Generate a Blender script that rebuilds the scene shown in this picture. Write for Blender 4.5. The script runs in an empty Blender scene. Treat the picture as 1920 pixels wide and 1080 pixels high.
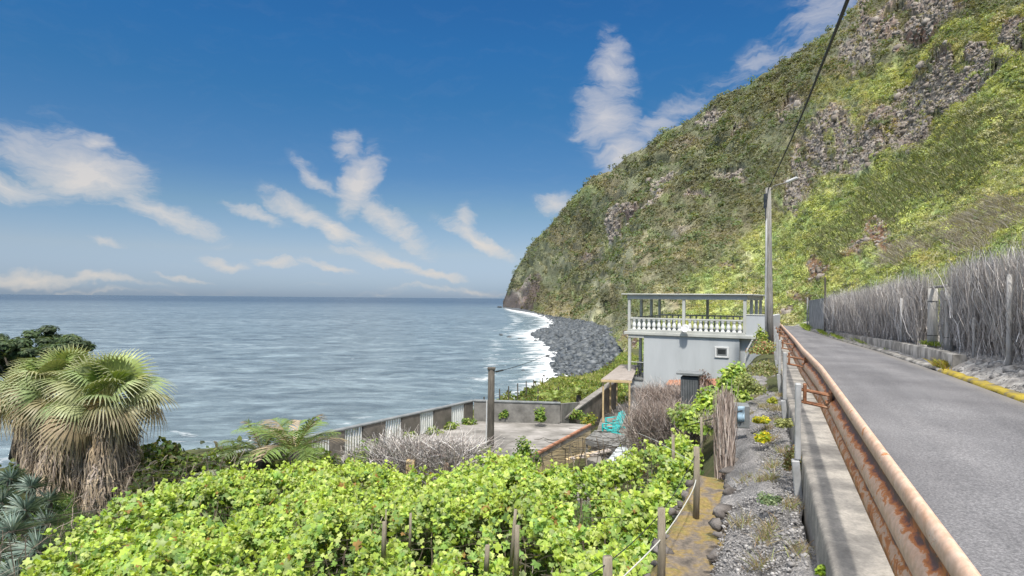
import bpy, math, random
import numpy as np
from mathutils import Vector
random.seed(7); rng = np.random.default_rng(7)
D2R = math.radians
scene = bpy.context.scene
# ------------------------------------------------------------------ camera (eye height is z = 0, the road lies at z = -2, the sea at z = -23)
F = 1100.0; HY = 559.5; ROLL = 0.0085
cam_d = bpy.data.cameras.new('camera'); cam = bpy.data.objects.new('camera', cam_d)
scene.collection.objects.link(cam); scene.camera = cam
cam_d.sensor_width = 36.0; cam_d.lens = 36.0*F/1920.0
cam_d.shift_y = (HY-540.0)/1920.0
cam_d.clip_start = 0.05; cam_d.clip_end = 80000
cam.location = (0, 0, 0); cam.rotation_euler = (math.pi/2, -math.atan(ROLL), 0)
# ------------------------------------------------------------------ light
SUN_EL = 57.0; SUN_AZ = 187.0      # azimuth clockwise from +Y
world = bpy.data.worlds.new('World'); scene.world = world; world.use_nodes = True
sun_d = bpy.data.lights.new('sun', 'SUN'); sun = bpy.data.objects.new('sun', sun_d); scene.collection.objects.link(sun)
sun_d.energy = 2.2; sun_d.angle = D2R(3.0); sun_d.color = (1.0, 0.955, 0.88)
sv = Vector((math.sin(D2R(SUN_AZ))*math.cos(D2R(SUN_EL)), math.cos(D2R(SUN_AZ))*math.cos(D2R(SUN_EL)), math.sin(D2R(SUN_EL))))
sun.rotation_euler = sv.to_track_quat('Z', 'Y').to_euler(); sun.location = (0, 0, 60)
scene.view_settings.view_transform = 'Standard'; scene.view_settings.look = 'None'
scene.view_settings.exposure = 1.1; scene.view_settings.gamma = 1.0

def N(nt, typ, **kw):
    n = nt.nodes.new(typ)
    for k, v in kw.items():
        if k.startswith('i_'):
            key = k[2:]
            key = int(key) if key.isdigit() else key.replace('_', ' ')
            n.inputs[key].default_value = v
        else: setattr(n, k, v)
    return n
def math_n(nt, op, a, b=None, c=None, clamp=False):
    n = nt.nodes.new('ShaderNodeMath'); n.operation = op; n.use_clamp = clamp
    for i, v in enumerate((a, b, c)):
        if v is None: continue
        if isinstance(v, (int, float)): n.inputs[i].default_value = v
        else: nt.links.new(v, n.inputs[i])
    return n.outputs[0]
def mixc(nt, fac, a, b, mode='MIX'):
    n = nt.nodes.new('ShaderNodeMix'); n.data_type = 'RGBA'; n.blend_type = mode
    for i, v in ((0, fac), (6, a), (7, b)):
        if isinstance(v, (int, float)): n.inputs[i].default_value = v
        elif isinstance(v, tuple): n.inputs[i].default_value = (v[0], v[1], v[2], 1)
        else: nt.links.new(v, n.inputs[i])
    return n.outputs[2]
def ramp(nt, fac, stops):
    n = nt.nodes.new('ShaderNodeValToRGB'); cr = n.color_ramp
    while len(cr.elements) > 1: cr.elements.remove(cr.elements[-1])
    cr.elements[0].position = stops[0][0]; c = stops[0][1]; cr.elements[0].color = (c[0], c[1], c[2], 1) if isinstance(c, tuple) else (c, c, c, 1)
    for p, c in stops[1:]:
        e = cr.elements.new(p); e.color = (c[0], c[1], c[2], 1) if isinstance(c, tuple) else (c, c, c, 1)
    nt.links.new(fac, n.inputs[0]); return n.outputs[0]

def px2uv(px, py): # direction slope x/y, z/y of a picture point
    u = (px-960.0)/F; w = (HY-py)/F; r = math.atan(ROLL)
    return u*math.cos(r)-w*math.sin(r), u*math.sin(r)+w*math.cos(r)

def build_world():
    nt = world.node_tree; nt.nodes.clear(); L = nt.links.new
    out = N(nt, 'ShaderNodeOutputWorld'); bg = N(nt, 'ShaderNodeBackground'); bg.inputs[1].default_value = 0.094
    sky = N(nt, 'ShaderNodeTexSky', sky_type='NISHITA', sun_disc=False, sun_elevation=D2R(SUN_EL), sun_rotation=D2R(SUN_AZ))
    sky.altitude = 20; sky.air_density = 1.0; sky.dust_density = 0.6; sky.ozone_density = 1.6
    tc = N(nt, 'ShaderNodeTexCoord'); sep = N(nt, 'ShaderNodeSeparateXYZ'); L(tc.outputs['Generated'], sep.inputs[0])
    X, Y, Z = sep.outputs
    # direction as azimuth / elevation slopes, so the clouds stay put in the sky
    az = math_n(nt, 'ARCTAN2', X, Y)
    hl = math_n(nt, 'SQRT', math_n(nt, 'ADD', math_n(nt, 'MULTIPLY', X, X), math_n(nt, 'MULTIPLY', Y, Y)))
    el = math_n(nt, 'ARCTAN2', Z, hl)
    comb = N(nt, 'ShaderNodeCombineXYZ'); L(az, comb.inputs[0]); L(el, comb.inputs[1])
    # warp
    nz = N(nt, 'ShaderNodeTexNoise', i_Scale=6.0, i_Detail=5.0, i_Roughness=0.6); L(comb.outputs[0], nz.inputs['Vector'])
    w1 = N(nt, 'ShaderNodeVectorMath', operation='SUBTRACT'); L(nz.outputs['Color'], w1.inputs[0]); w1.inputs[1].default_value = (.5, .5, .5)
    w2 = N(nt, 'ShaderNodeVectorMath', operation='SCALE'); L(w1.outputs[0], w2.inputs[0]); w2.inputs[3].default_value = 0.10
    w3 = N(nt, 'ShaderNodeVectorMath', operation='ADD'); L(comb.outputs[0], w3.inputs[0]); L(w2.outputs[0], w3.inputs[1])
    P = w3.outputs[0]
    # clouds: px, py, half length px, half height px, tilt (deg, + = falling to the right), density
    cl = [(150, 312, 165, 58, 14, 1.1), (170, 262, 50, 22, -20, .9), (20, 345, 150, 30, 4, .85), (300, 385, 130, 24, 22, .9), (60, 515, 130, 15, 5, .95), (180, 523, 130, 9, 3, .8),
          (345, 516, 70, 7, 4, .7), (655, 285, 28, 34, -15, .85), (672, 345, 34, 62, 20, 1.15), (740, 415, 110, 24, 34, .9), (565, 400, 90, 24, 22, .95), (480, 400, 70, 11, 18, .8),
          (620, 425, 110, 20, 22, .9), (590, 340, 60, 16, 38, .6), (430, 480, 55, 12, 12, .9), (530, 490, 45, 11, 14, .8), (620, 502, 50, 9, 12, .8), (730, 487, 90, 15, 14, 1.0), (830, 512, 55, 10, 10, .9),
          (868, 420, 20, 28, 15, .8), (895, 452, 75, 14, 24, 1.0), (1150, 130, 46, 66, -10, .95), (1125, 215, 58, 62, 8, 1.05), (1160, 290, 52, 55, -28, .95), (1220, 235, 80, 28, -30, .8),
          (1045, 385, 42, 22, -5, 1.0), (1560, 30, 150, 66, -25, .62), (1430, 115, 130, 46, -25, .45), (1290, 190, 120, 30, -30, .45), (195, 462, 38, 8, 8, .6), (60, 240, 80, 60, 60, .25), (700, 545, 400, 7, 0, .22), (900, 540, 200, 8, 0, .4), (180, 543, 250, 7, 1, .35)]
    total = None
    for (px, py, a, b, th, dn) in cl:
        u, v = px2uv(px, py); caz = math.atan(u); cel = math.atan(v/math.sqrt(1+u*u))
        u2, v2 = px2uv(px+10, py); kx = (math.atan(u2)-caz)/10; ky = math.cos(caz)/F
        mp = N(nt, 'ShaderNodeMapping', vector_type='TEXTURE')
        mp.inputs['Location'].default_value = (caz, cel, 0); mp.inputs['Rotation'].default_value = (0, 0, -D2R(th)); mp.inputs['Scale'].default_value = (a*kx*1.35, b*ky*1.35, 1)
        L(P, mp.inputs['Vector'])
        ln = N(nt, 'ShaderNodeVectorMath', operation='LENGTH'); L(mp.outputs[0], ln.inputs[0])
        f = math_n(nt, 'MULTIPLY', math_n(nt, 'SUBTRACT', 1.0, ln.outputs['Value'], clamp=True), dn)
        total = f if total is None else math_n(nt, 'SMOOTH_MAX', total, f, 0.10)
    st = N(nt, 'ShaderNodeMapping'); st.inputs['Scale'].default_value = (7, 26, 1); st.inputs['Rotation'].default_value = (0, 0, .30); L(P, st.inputs['Vector'])
    n2 = N(nt, 'ShaderNodeTexNoise', i_Scale=1.6, i_Detail=11.0, i_Roughness=0.66, i_Distortion=0.35); L(st.outputs[0], n2.inputs['Vector'])
    m = math_n(nt, 'ADD', total, math_n(nt, 'MULTIPLY', math_n(nt, 'SUBTRACT', n2.outputs['Fac'], 0.56), 1.5))
    m = math_n(nt, 'MULTIPLY', m, math_n(nt, 'MULTIPLY', math_n(nt, 'SUBTRACT', total, .05), 6.0, clamp=True))
    mask = ramp(nt, m, [(0.0, 0.0), (0.14, 0.08), (0.42, 0.45), (0.95, 0.9)])
    grade = ramp(nt, math_n(nt, 'DIVIDE', el, 0.6, clamp=True), [(0.0, (.29, .38, .61)), (.023, (.30, .387, .612)), (.061, (.338, .392, .566)), (.121, (.40, .411, .491)), (.241, (.315, .391, .443)), (.336, (.21, .345, .457)), (.527, (.135, .353, .501)), (.66, (.117, .37, .56)), (.773, (.113, .365, .575)), (1.0, (.11, .36, .57))])
    skyc = mixc(nt, 1.0, sky.outputs[0], grade, 'MULTIPLY')
    warm = ramp(nt, math_n(nt, 'DIVIDE', el, 0.3, clamp=True), [(0.0, (3.6, 3.3, 2.95)), (0.4, (3.7, 3.5, 3.3)), (1.0, (3.1, 3.1, 3.3))])
    allc = mixc(nt, mask, skyc, warm)
    # added white overhead sky, out of view, as neutral fill light
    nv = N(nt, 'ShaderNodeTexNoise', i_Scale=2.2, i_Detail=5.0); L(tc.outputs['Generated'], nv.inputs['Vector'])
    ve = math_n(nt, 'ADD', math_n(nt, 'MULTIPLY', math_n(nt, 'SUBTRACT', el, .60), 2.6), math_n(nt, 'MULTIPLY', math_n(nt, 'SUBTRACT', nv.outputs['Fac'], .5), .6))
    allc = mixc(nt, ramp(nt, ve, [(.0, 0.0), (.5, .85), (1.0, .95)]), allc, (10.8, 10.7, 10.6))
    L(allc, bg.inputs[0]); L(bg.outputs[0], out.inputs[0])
build_world()

# ------------------------------------------------------------------ helpers
ORG = {}
def W(px, py, Y):
    u, v = px2uv(px, py); return Vector((u*Y, Y, v*Y))
def Wz(px, py, z):
    u, v = px2uv(px, py); Y = z/v; return Vector((u*Y, Y, z))
CS = ([-20, 0, 11, 15, 30, 45, 77, 120], [0, 0, 0, .10, .20, .30, .35, .4])
DS = ([-20, 0, 14, 20, 30, 45, 66, 77, 90, 120], [0, 0, .02, .08, .25, .50, .85, 1.05, 1.5, 3.0])
AS = ([-20, 15, 22, 31, 43, 60, 77, 100], [4.75, 4.75, 4.70, 4.6, 4.0, 3.45, 3.1, 3.0])
DX, DY = .407, .9135
def rd(s, a, z):                       # road frame: s metres along, a metres to the right of the eye's line
    aa = a-np.interp(s, *CS)
    return (aa*DY+s*DX, -aa*DX+s*DY, z)
def to_as(x, y):
    s = x*DX+y*DY; a = x*DY-y*DX
    return a+np.interp(s, *CS), s
def smooth(e0, e1, x):
    t = np.clip((x-e0)/(e1-e0), 0, 1); return t*t*(3-2*t)
def hash3(ix, iy, iz, seed):
    h = (ix.astype(np.int64)*374761393+iy.astype(np.int64)*668265263+iz.astype(np.int64)*2147483647+seed*974711) & 0xffffffff
    h = ((h ^ (h >> 13))*1274126177) & 0xffffffff
    h = (h ^ (h >> 16))
    return (h & 0xffff)/65535.0
def vnoise(x, y, z, seed=0):           # value noise, -1..1
    x = np.asarray(x, float); y = np.asarray(y, float)+0*x; z = np.asarray(z, float)+0*x
    xi = np.floor(x); yi = np.floor(y); zi = np.floor(z)
    fx = x-xi; fy = y-yi; fz = z-zi
    fx = fx*fx*(3-2*fx); fy = fy*fy*(3-2*fy); fz = fz*fz*(3-2*fz)
    r = 0
    for dx in (0, 1):
        for dy in (0, 1):
            for dz in (0, 1):
                r = r+hash3(xi+dx, yi+dy, zi+dz, seed)*(fx if dx else 1-fx)*(fy if dy else 1-fy)*(fz if dz else 1-fz)
    return r*2-1
def fbm(x, y, z, oct=4, seed=0, gain=.5):
    a = 1; t = 0; r = 0
    for o in range(oct):
        r = r+a*vnoise(x*2**o, y*2**o, z*2**o, seed+o*17); t += a; a *= gain
    return r/t
def setp(o, label=None, cat=None, group=None, kind=None):
    if label: o['label'] = label
    if cat: o['category'] = cat
    if group: o['group'] = group
    if kind: o['kind'] = kind
    return o
def thing(name, loc, label, cat, group=None):
    o = bpy.data.objects.new(name, None); scene.collection.objects.link(o); o.location = loc; o.empty_display_size = .3
    ORG[o.name] = Vector(loc); return setp(o, label, cat, group)
def link(name, me, parent, origin):
    o = bpy.data.objects.new(name, me); scene.collection.objects.link(o)
    if parent is not None: o.parent = parent; ORG[o.name] = ORG[parent.name]
    else: o.location = origin; ORG[o.name] = Vector(origin)
    return o
class MB:
    def __init__(s): s.v = []; s.f = []
    def add(s, vs, fs):
        b = len(s.v); s.v += [tuple(v) for v in vs]; s.f += [tuple(b+i for i in f) for f in fs]; return s
    def box(s, c, size, ux=(1, 0, 0), uy=(0, 1, 0), uz=(0, 0, 1)):
        c = Vector(c); ux = Vector(ux)*size[0]/2; uy = Vector(uy)*size[1]/2; uz = Vector(uz)*size[2]/2
        vs = [c+ux*i+uy*j+uz*k for k in (-1, 1) for j in (-1, 1) for i in (-1, 1)]
        return s.add(vs, [(0, 2, 3, 1), (4, 5, 7, 6), (0, 1, 5, 4), (2, 6, 7, 3), (0, 4, 6, 2), (1, 3, 7, 5)])
    def bbox(s, c, size, ux=(1, 0, 0), uy=(0, 1, 0), uz=(0, 0, 1), bev=.02):   # box with chamfered corners all round
        c = Vector(c); U = [Vector(ux), Vector(uy), Vector(uz)]; h = [q/2 for q in size]; bev = min([bev]+[q*.45 for q in h])
        vs = []; idx = {}
        for sx in (-1, 1):
            for sy in (-1, 1):
                for sz in (-1, 1):
                    for ax in range(3):
                        d = [h[0]-bev, h[1]-bev, h[2]-bev]; d[ax] = h[ax]
                        idx[(sx, sy, sz, ax)] = len(vs); vs.append(c+U[0]*sx*d[0]+U[1]*sy*d[1]+U[2]*sz*d[2])
        fs = []
        for ax in range(3):
            o1, o2 = (ax+1) % 3, (ax+2) % 3
            for sg in (-1, 1):
                q = []
                for (p, r) in ((-1, -1), (1, -1), (1, 1), (-1, 1)):
                    k = [0, 0, 0]; k[ax] = sg; k[o1] = p; k[o2] = r; q.append(idx[(k[0], k[1], k[2], ax)])
                fs.append(tuple(q if sg > 0 else q[::-1]))
            for p in (-1, 1):                       # edges along axis ax
                for r in (-1, 1):
                    k0 = [0, 0, 0]; k0[o1] = p; k0[o2] = r; k0[ax] = -1; k1 = list(k0); k1[ax] = 1
                    q = [idx[(*k0, o1)], idx[(*k1, o1)], idx[(*k1, o2)], idx[(*k0, o2)]]
                    fs.append(tuple(q if p*r < 0 else q[::-1]))
        for sx in (-1, 1):
            for sy in (-1, 1):
                for sz in (-1, 1):
                    q = [idx[(sx, sy, sz, a)] for a in range(3)]; fs.append(tuple(q if sx*sy*sz > 0 else q[::-1]))
        return s.add(vs, fs)
    def tube(s, pts, r, n=8, cap=True):
        pts = [Vector(p) for p in pts]; rs = r if isinstance(r, (list, tuple)) else [r]*len(pts)
        vs = []; fs = []
        for i, p in enumerate(pts):
            t = (pts[min(i+1, len(pts)-1)]-pts[max(i-1, 0)]).normalized()
            a = t.orthogonal() if abs(t.z) > .9 else t.cross(Vector((0, 0, 1)))
            if abs(t.z) > .9: a = Vector((1, 0, 0))-t*t.x
            a.normalize(); b = t.cross(a)
            for k in range(n):
                q = 2*math.pi*k/n; vs.append(p+a*math.cos(q)*rs[i]+b*math.sin(q)*rs[i])
        for i in range(len(pts)-1):
            for k in range(n): fs.append((i*n+k, i*n+(k+1) % n, (i+1)*n+(k+1) % n, (i+1)*n+k))
        if cap: fs.append(tuple(range(n))[::-1]); fs.append(tuple((len(pts)-1)*n+k for k in range(n)))
        return s.add(vs, fs)
    def prism(s, poly, z0, z1):
        n = len(poly); vs = [(p[0], p[1], z0) for p in poly]+[(p[0], p[1], z1) for p in poly]
        return s.add(vs, [tuple(range(n))[::-1], tuple(range(n, 2*n))]+[(i, (i+1) % n, n+(i+1) % n, n+i) for i in range(n)])
    def build(s, name, mat, parent=None, origin=(0, 0, 0), smooth=False):
        org = ORG[parent.name] if parent is not None else Vector(origin)
        me = bpy.data.meshes.new(name); me.from_pydata([(v[0]-org[0], v[1]-org[1], v[2]-org[2]) for v in s.v], [], s.f)
        me.materials.append(mat)
        if smooth: me.polygons.foreach_set('use_smooth', [True]*len(me.polygons))
        me.update()
        return link(name, me, parent, origin)
def npmesh(name, v, f, mat, parent=None, origin=(0, 0, 0), col=None, smooth=False, attrs=None):
    org = np.array(ORG[parent.name] if parent is not None else origin, float)
    v = np.asarray(v, np.float32)-org.astype(np.float32); f = np.asarray(f, np.int32); k = f.shape[1]
    me = bpy.data.meshes.new(name); me.vertices.add(len(v)); me.vertices.foreach_set('co', v.ravel())
    me.loops.add(f.size); me.loops.foreach_set('vertex_index', f.ravel())
    me.polygons.add(len(f)); me.polygons.foreach_set('loop_start', np.arange(0, f.size, k, dtype=np.int32))
    me.polygons.foreach_set('loop_total', np.full(len(f), k, np.int32))
    if smooth: me.polygons.foreach_set('use_smooth', np.ones(len(f), bool))
    me.materials.append(mat); me.update(calc_edges=True)
    if col is not None:
        a = me.color_attributes.new('Col', 'FLOAT_COLOR', 'POINT')
        c = np.ones((len(v), 4), np.float32); c[:, :3] = col; a.data.foreach_set('color', c.ravel())
    for nm, arr in (attrs or {}).items():
        a = me.attributes.new(nm, 'FLOAT', 'POINT'); a.data.foreach_set('value', np.asarray(arr, np.float32))
    return link(name, me, parent, origin)
def grid_faces(nr, nc):
    i = np.arange(nr-1)[:, None]*nc+np.arange(nc-1)[None, :]
    return np.stack([i, i+1, i+nc+1, i+nc], -1).reshape(-1, 4)
def unit(v): return v/np.maximum(np.linalg.norm(v, axis=-1, keepdims=True), 1e-9)
def scatter(c, nrm, size, tmpl, tf, spin=None, aspect=None):
    """copies of a small template (k,3) at centres c, its local z along nrm"""
    n = len(c); c = np.asarray(c, float); nrm = unit(np.asarray(nrm, float)); size = np.asarray(size, float)*np.ones(n)
    ref = np.where(np.abs(nrm[:, 2:3]) < .9, np.array([[0, 0, 1.]]), np.array([[1., 0, 0]]))
    u = unit(np.cross(ref, nrm)); w = np.cross(nrm, u)
    if spin is None: spin = rng.uniform(0, 2*np.pi, n)
    cs, sn = np.cos(spin)[:, None], np.sin(spin)[:, None]
    u, w = u*cs+w*sn, -u*sn+w*cs
    T = np.asarray(tmpl, float); tf = np.asarray(tf)
    v = c[:, None, :]+size[:, None, None]*(T[None, :, 0:1]*u[:, None]+T[None, :, 1:2]*w[:, None]+T[None, :, 2:3]*nrm[:, None])
    f = tf[None]+(np.arange(n)*len(T))[:, None, None]
    return v.reshape(-1, 3), f.reshape(-1, tf.shape[1])
LEAF5 = [(0, 0, .0)]+[(math.cos(q)*r, math.sin(q)*r, z) for q, r, z in ((.3, .55, -.06), (1.25, .42, -.16), (2.1, .5, -.12), (3.14, .28, .05), (4.2, .5, -.12), (5.1, .42, -.16))]
LEAF5F = [(0, 1, 2), (0, 2, 3), (0, 3, 4), (0, 4, 5), (0, 5, 6), (0, 6, 1)]
def _leaf10():
    v = [(0, 0, .02)]; q = [(0.0, .62), (.42, .40), (.85, .58), (1.3, .33), (1.85, .50), (2.45, .40), (3.14, .16), (3.83, .40), (4.43, .50), (4.98, .33), (5.43, .58), (5.86, .40)]
    for a, r in q: v.append((math.cos(a)*r, math.sin(a)*r, -.16*r*r-.10*abs(math.sin(a))*r+.05*math.cos(3*a)*r))
    return v, [(0, i, i % 12+1) for i in range(1, 13)]
LEAFG, LEAFGF = _leaf10()
DIA = [(-.5, 0, 0), (0, -.22, .05), (.5, 0, -.05), (0, .22, .05)]; DIAF = [(0, 1, 2, 3)]
TRI4 = [(-.5, -.3, 0), (.4, -.35, .1), (.55, .3, -.1), (-.3, .45, .05)]
def ribbons(P, wd, side=None):
    """P (n,k,3) polylines -> flat strips of width wd (n,) or (n,k)"""
    n, k, _ = P.shape; T = unit(np.gradient(P, axis=1))
    if side is None: side = unit(rng.normal(size=(n, 3)))
    S = unit(np.cross(T, np.broadcast_to(side[:, None, :], T.shape)))
    wd = np.asarray(wd); wd = wd[:, None] if wd.ndim == 1 else wd
    A = P-S*wd[..., None]/2; B = P+S*wd[..., None]/2
    v = np.stack([A, B], 2).reshape(-1, 3)
    base = (np.arange(n)*2*k)[:, None]+np.arange(k-1)[None]*2
    f = np.stack([base, base+1, base+3, base+2], -1).reshape(-1, 4)
    return v, f
def join(parts):
    V = []; Fc = []; C = []; b = 0
    for p in parts:
        V.append(p[0]); Fc.append(p[1]+b); b += len(p[0])
        if len(p) > 2: C.append(np.broadcast_to(p[2], (len(p[0]), 3)) if np.ndim(p[2]) == 1 else p[2])
    return np.concatenate(V), np.concatenate(Fc), (np.concatenate(C) if C else None)
def copytree(o, loc, label=None, rotz=None):
    c = o.copy(); scene.collection.objects.link(c); c.location = loc
    if rotz is not None: c.rotation_euler.z = rotz
    if label: c['label'] = label
    for ch in o.children:
        d = ch.copy(); scene.collection.objects.link(d); d.parent = c
        for g in ch.children:
            e = g.copy(); scene.collection.objects.link(e); e.parent = d
    return c

# ------------------------------------------------------------------ materials
def mat(name, stops, scale=3.0, rough=.8, bump=.3, bscale=None, detail=6, spec=.3, metal=0, dist=.02, coords='Object', stretch=None, bump2=None):
    m = bpy.data.materials.new(name); m.use_nodes = True; nt = m.node_tree; L = nt.links.new
    b = nt.nodes['Principled BSDF']; b.inputs['Roughness'].default_value = rough; b.inputs['Specular IOR Level'].default_value = spec; b.inputs['Metallic'].default_value = metal
    tc = N(nt, 'ShaderNodeTexCoord'); mp = N(nt, 'ShaderNodeMapping'); L(tc.outputs[coords], mp.inputs[0])
    if stretch: mp.inputs['Scale'].default_value = stretch
    n1 = N(nt, 'ShaderNodeTexNoise', i_Scale=scale, i_Detail=detail, i_Roughness=.62); L(mp.outputs[0], n1.inputs['Vector'])
    L(ramp(nt, n1.outputs['Fac'], stops), b.inputs['Base Color'])
    if bump:
        n2 = N(nt, 'ShaderNodeTexNoise', i_Scale=bscale or scale*5, i_Detail=6.0, i_Roughness=.6); L(mp.outputs[0], n2.inputs['Vector'])
        bp = N(nt, 'ShaderNodeBump'); bp.inputs['Strength'].default_value = bump; bp.inputs['Distance'].default_value = dist
        L(n2.outputs['Fac'], bp.inputs['Height']); L(bp.outputs[0], b.inputs['Normal'])
    return m
def leafmat(name, transl=.3, rough=.55, spec=.35, tint=(1.25, 1.15, .5)):
    m = bpy.data.materials.new(name); m.use_nodes = True; nt = m.node_tree; L = nt.links.new
    b = nt.nodes['Principled BSDF']; b.inputs['Roughness'].default_value = rough; b.inputs['Specular IOR Level'].default_value = spec
    at = N(nt, 'ShaderNodeAttribute', attribute_name='Col')
    geo = N(nt, 'ShaderNodeNewGeometry'); nz = N(nt, 'ShaderNodeTexNoise', i_Scale=9.0, i_Detail=3.0); L(geo.outputs['Position'], nz.inputs['Vector'])
    var = ramp(nt, nz.outputs['Fac'], [(.3, (.78, .78, .78)), (.7, (1.22, 1.2, 1.15))])
    c = mixc(nt, 1.0, at.outputs['Color'], var, 'MULTIPLY'); L(c, b.inputs['Base Color'])
    if transl:
        tr = N(nt, 'ShaderNodeBsdfTranslucent'); L(mixc(nt, 1.0, c, tint, 'MULTIPLY'), tr.inputs[0])
        mx = N(nt, 'ShaderNodeMixShader'); mx.inputs[0].default_value = transl; L(b.outputs[0], mx.inputs[1]); L(tr.outputs[0], mx.inputs[2])
        L(mx.outputs[0], nt.nodes['Material Output'].inputs[0])
    return m
M_LEAF = leafmat('foliage', transl=.38); M_DRY = leafmat('dry_twigs', transl=0, rough=.85, spec=.15)
M_PALM = leafmat('palm_frond', transl=.18, rough=.45)
M_CONC = mat('weathered_concrete', [(.25, (.10, .095, .085)), (.5, (.22, .205, .185)), (.75, (.36, .34, .31))], 1.3, .9, .5, 14)
M_WALLDK = mat('stained_render', [(.3, (.075, .068, .058)), (.5, (.15, .135, .115)), (.72, (.23, .20, .17))], 1.6, .9, .5, 20)
M_BLOCK = mat('grey_blockwork', [(.3, (.12, .115, .105)), (.6, (.24, .23, .21)), (.8, (.33, .32, .30))], 2.0, .9, .5, 22)
M_WHITE = mat('old_white_paint', [(.3, (.50, .50, .49)), (.7, (.72, .72, .70))], 2.0, .6, .1)
M_HOUSE = mat('grey_render', [(.28, (.39, .405, .405)), (.45, (.455, .475, .48)), (.7, (.50, .52, .525))], .9, .75, .08, 40, detail=9, stretch=(1.6, 1.6, .35))
M_HTRIM = mat('grey_trim_paint', [(.3, (.42, .425, .39)), (.7, (.55, .555, .51))], 1.2, .7, .15, 30)
M_BALW = mat('white_baluster_paint', [(.3, (.66, .66, .63)), (.7, (.8, .8, .77))], 2.0, .6, .05)
M_POLE = mat('weathered_pole', [(.3, (.17, .16, .14)), (.55, (.30, .285, .26)), (.75, (.42, .40, .37))], 3.0, .85, .4, 25, stretch=(6, 6, .6))
M_WOODDK = mat('dark_old_wood', [(.3, (.05, .045, .038)), (.6, (.13, .115, .095)), (.8, (.2, .18, .15))], 4.0, .85, .5, 25, stretch=(5, 5, .7))
M_POST = mat('grey_vine_post', [(.3, (.16, .135, .10)), (.55, (.28, .24, .18)), (.8, (.40, .36, .29))], 4.0, .85, .4, 25, stretch=(5, 5, .7))
M_GREYP = mat('grey_metal_paint', [(.3, (.30, .30, .295)), (.6, (.42, .42, .415)), (.75, (.50, .50, .49))], 5.0, .55, .12, 30)
M_DARK = mat('dark_grey_paint', [(.3, (.045, .05, .055)), (.7, (.10, .105, .11))], 3.0, .6, .3, 25)
M_CAP = mat('grey_slab', [(.3, (.13, .14, .14)), (.7, (.24, .25, .25))], 3.0, .6, .2, 25)
M_TILE = mat('orange_roof_tile', [(.3, (.26, .12, .07)), (.6, (.42, .21, .13)), (.8, (.48, .33, .24))], 3.0, .8, .3, 18)
M_CREAM = mat('cream_render', [(.3, (.50, .40, .24)), (.7, (.66, .54, .35))], 1.5, .85, .15, 20)
M_TEAL = mat('turquoise_paint', [(.3, (.035, .40, .40)), (.7, (.07, .52, .50))], 3.0, .5, .05)
M_DECKW = mat('grey_deck_wood', [(.3, (.12, .12, .115)), (.6, (.24, .235, .22)), (.8, (.34, .33, .31))], 4.0, .8, .3, 25)
M_PINKW = mat('faded_pergola_slat', [(.3, (.28, .24, .21)), (.7, (.42, .37, .33))], 3.0, .8, .2, 25)
M_YELW = mat('cream_timber', [(.3, (.45, .33, .17)), (.7, (.6, .46, .27))], 3.0, .75, .2, 25)
M_BLUE = mat('faded_blue_tarp', [(.3, (.26, .38, .48)), (.7, (.40, .52, .60))], 3.0, .6, .4, 12)
M_BLACK = mat('black_cable', [(.3, (.012, .012, .013)), (.7, (.03, .03, .03))], 3.0, .6, 0)
M_ROPE = mat('pale_rope', [(.3, (.40, .40, .36)), (.7, (.55, .55, .5))], 3.0, .8, 0)
M_GLASS = mat('dark_glass', [(.3, (.02, .022, .025)), (.7, (.05, .055, .06))], 2.0, .1, 0, spec=.6)
M_BOARD = mat('grey_sheet_fence', [(.3, (.13, .13, .128)), (.5, (.27, .27, .265)), (.75, (.46, .46, .45))], 2.5, .8, .4, 20, stretch=(3, 3, .5))

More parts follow.
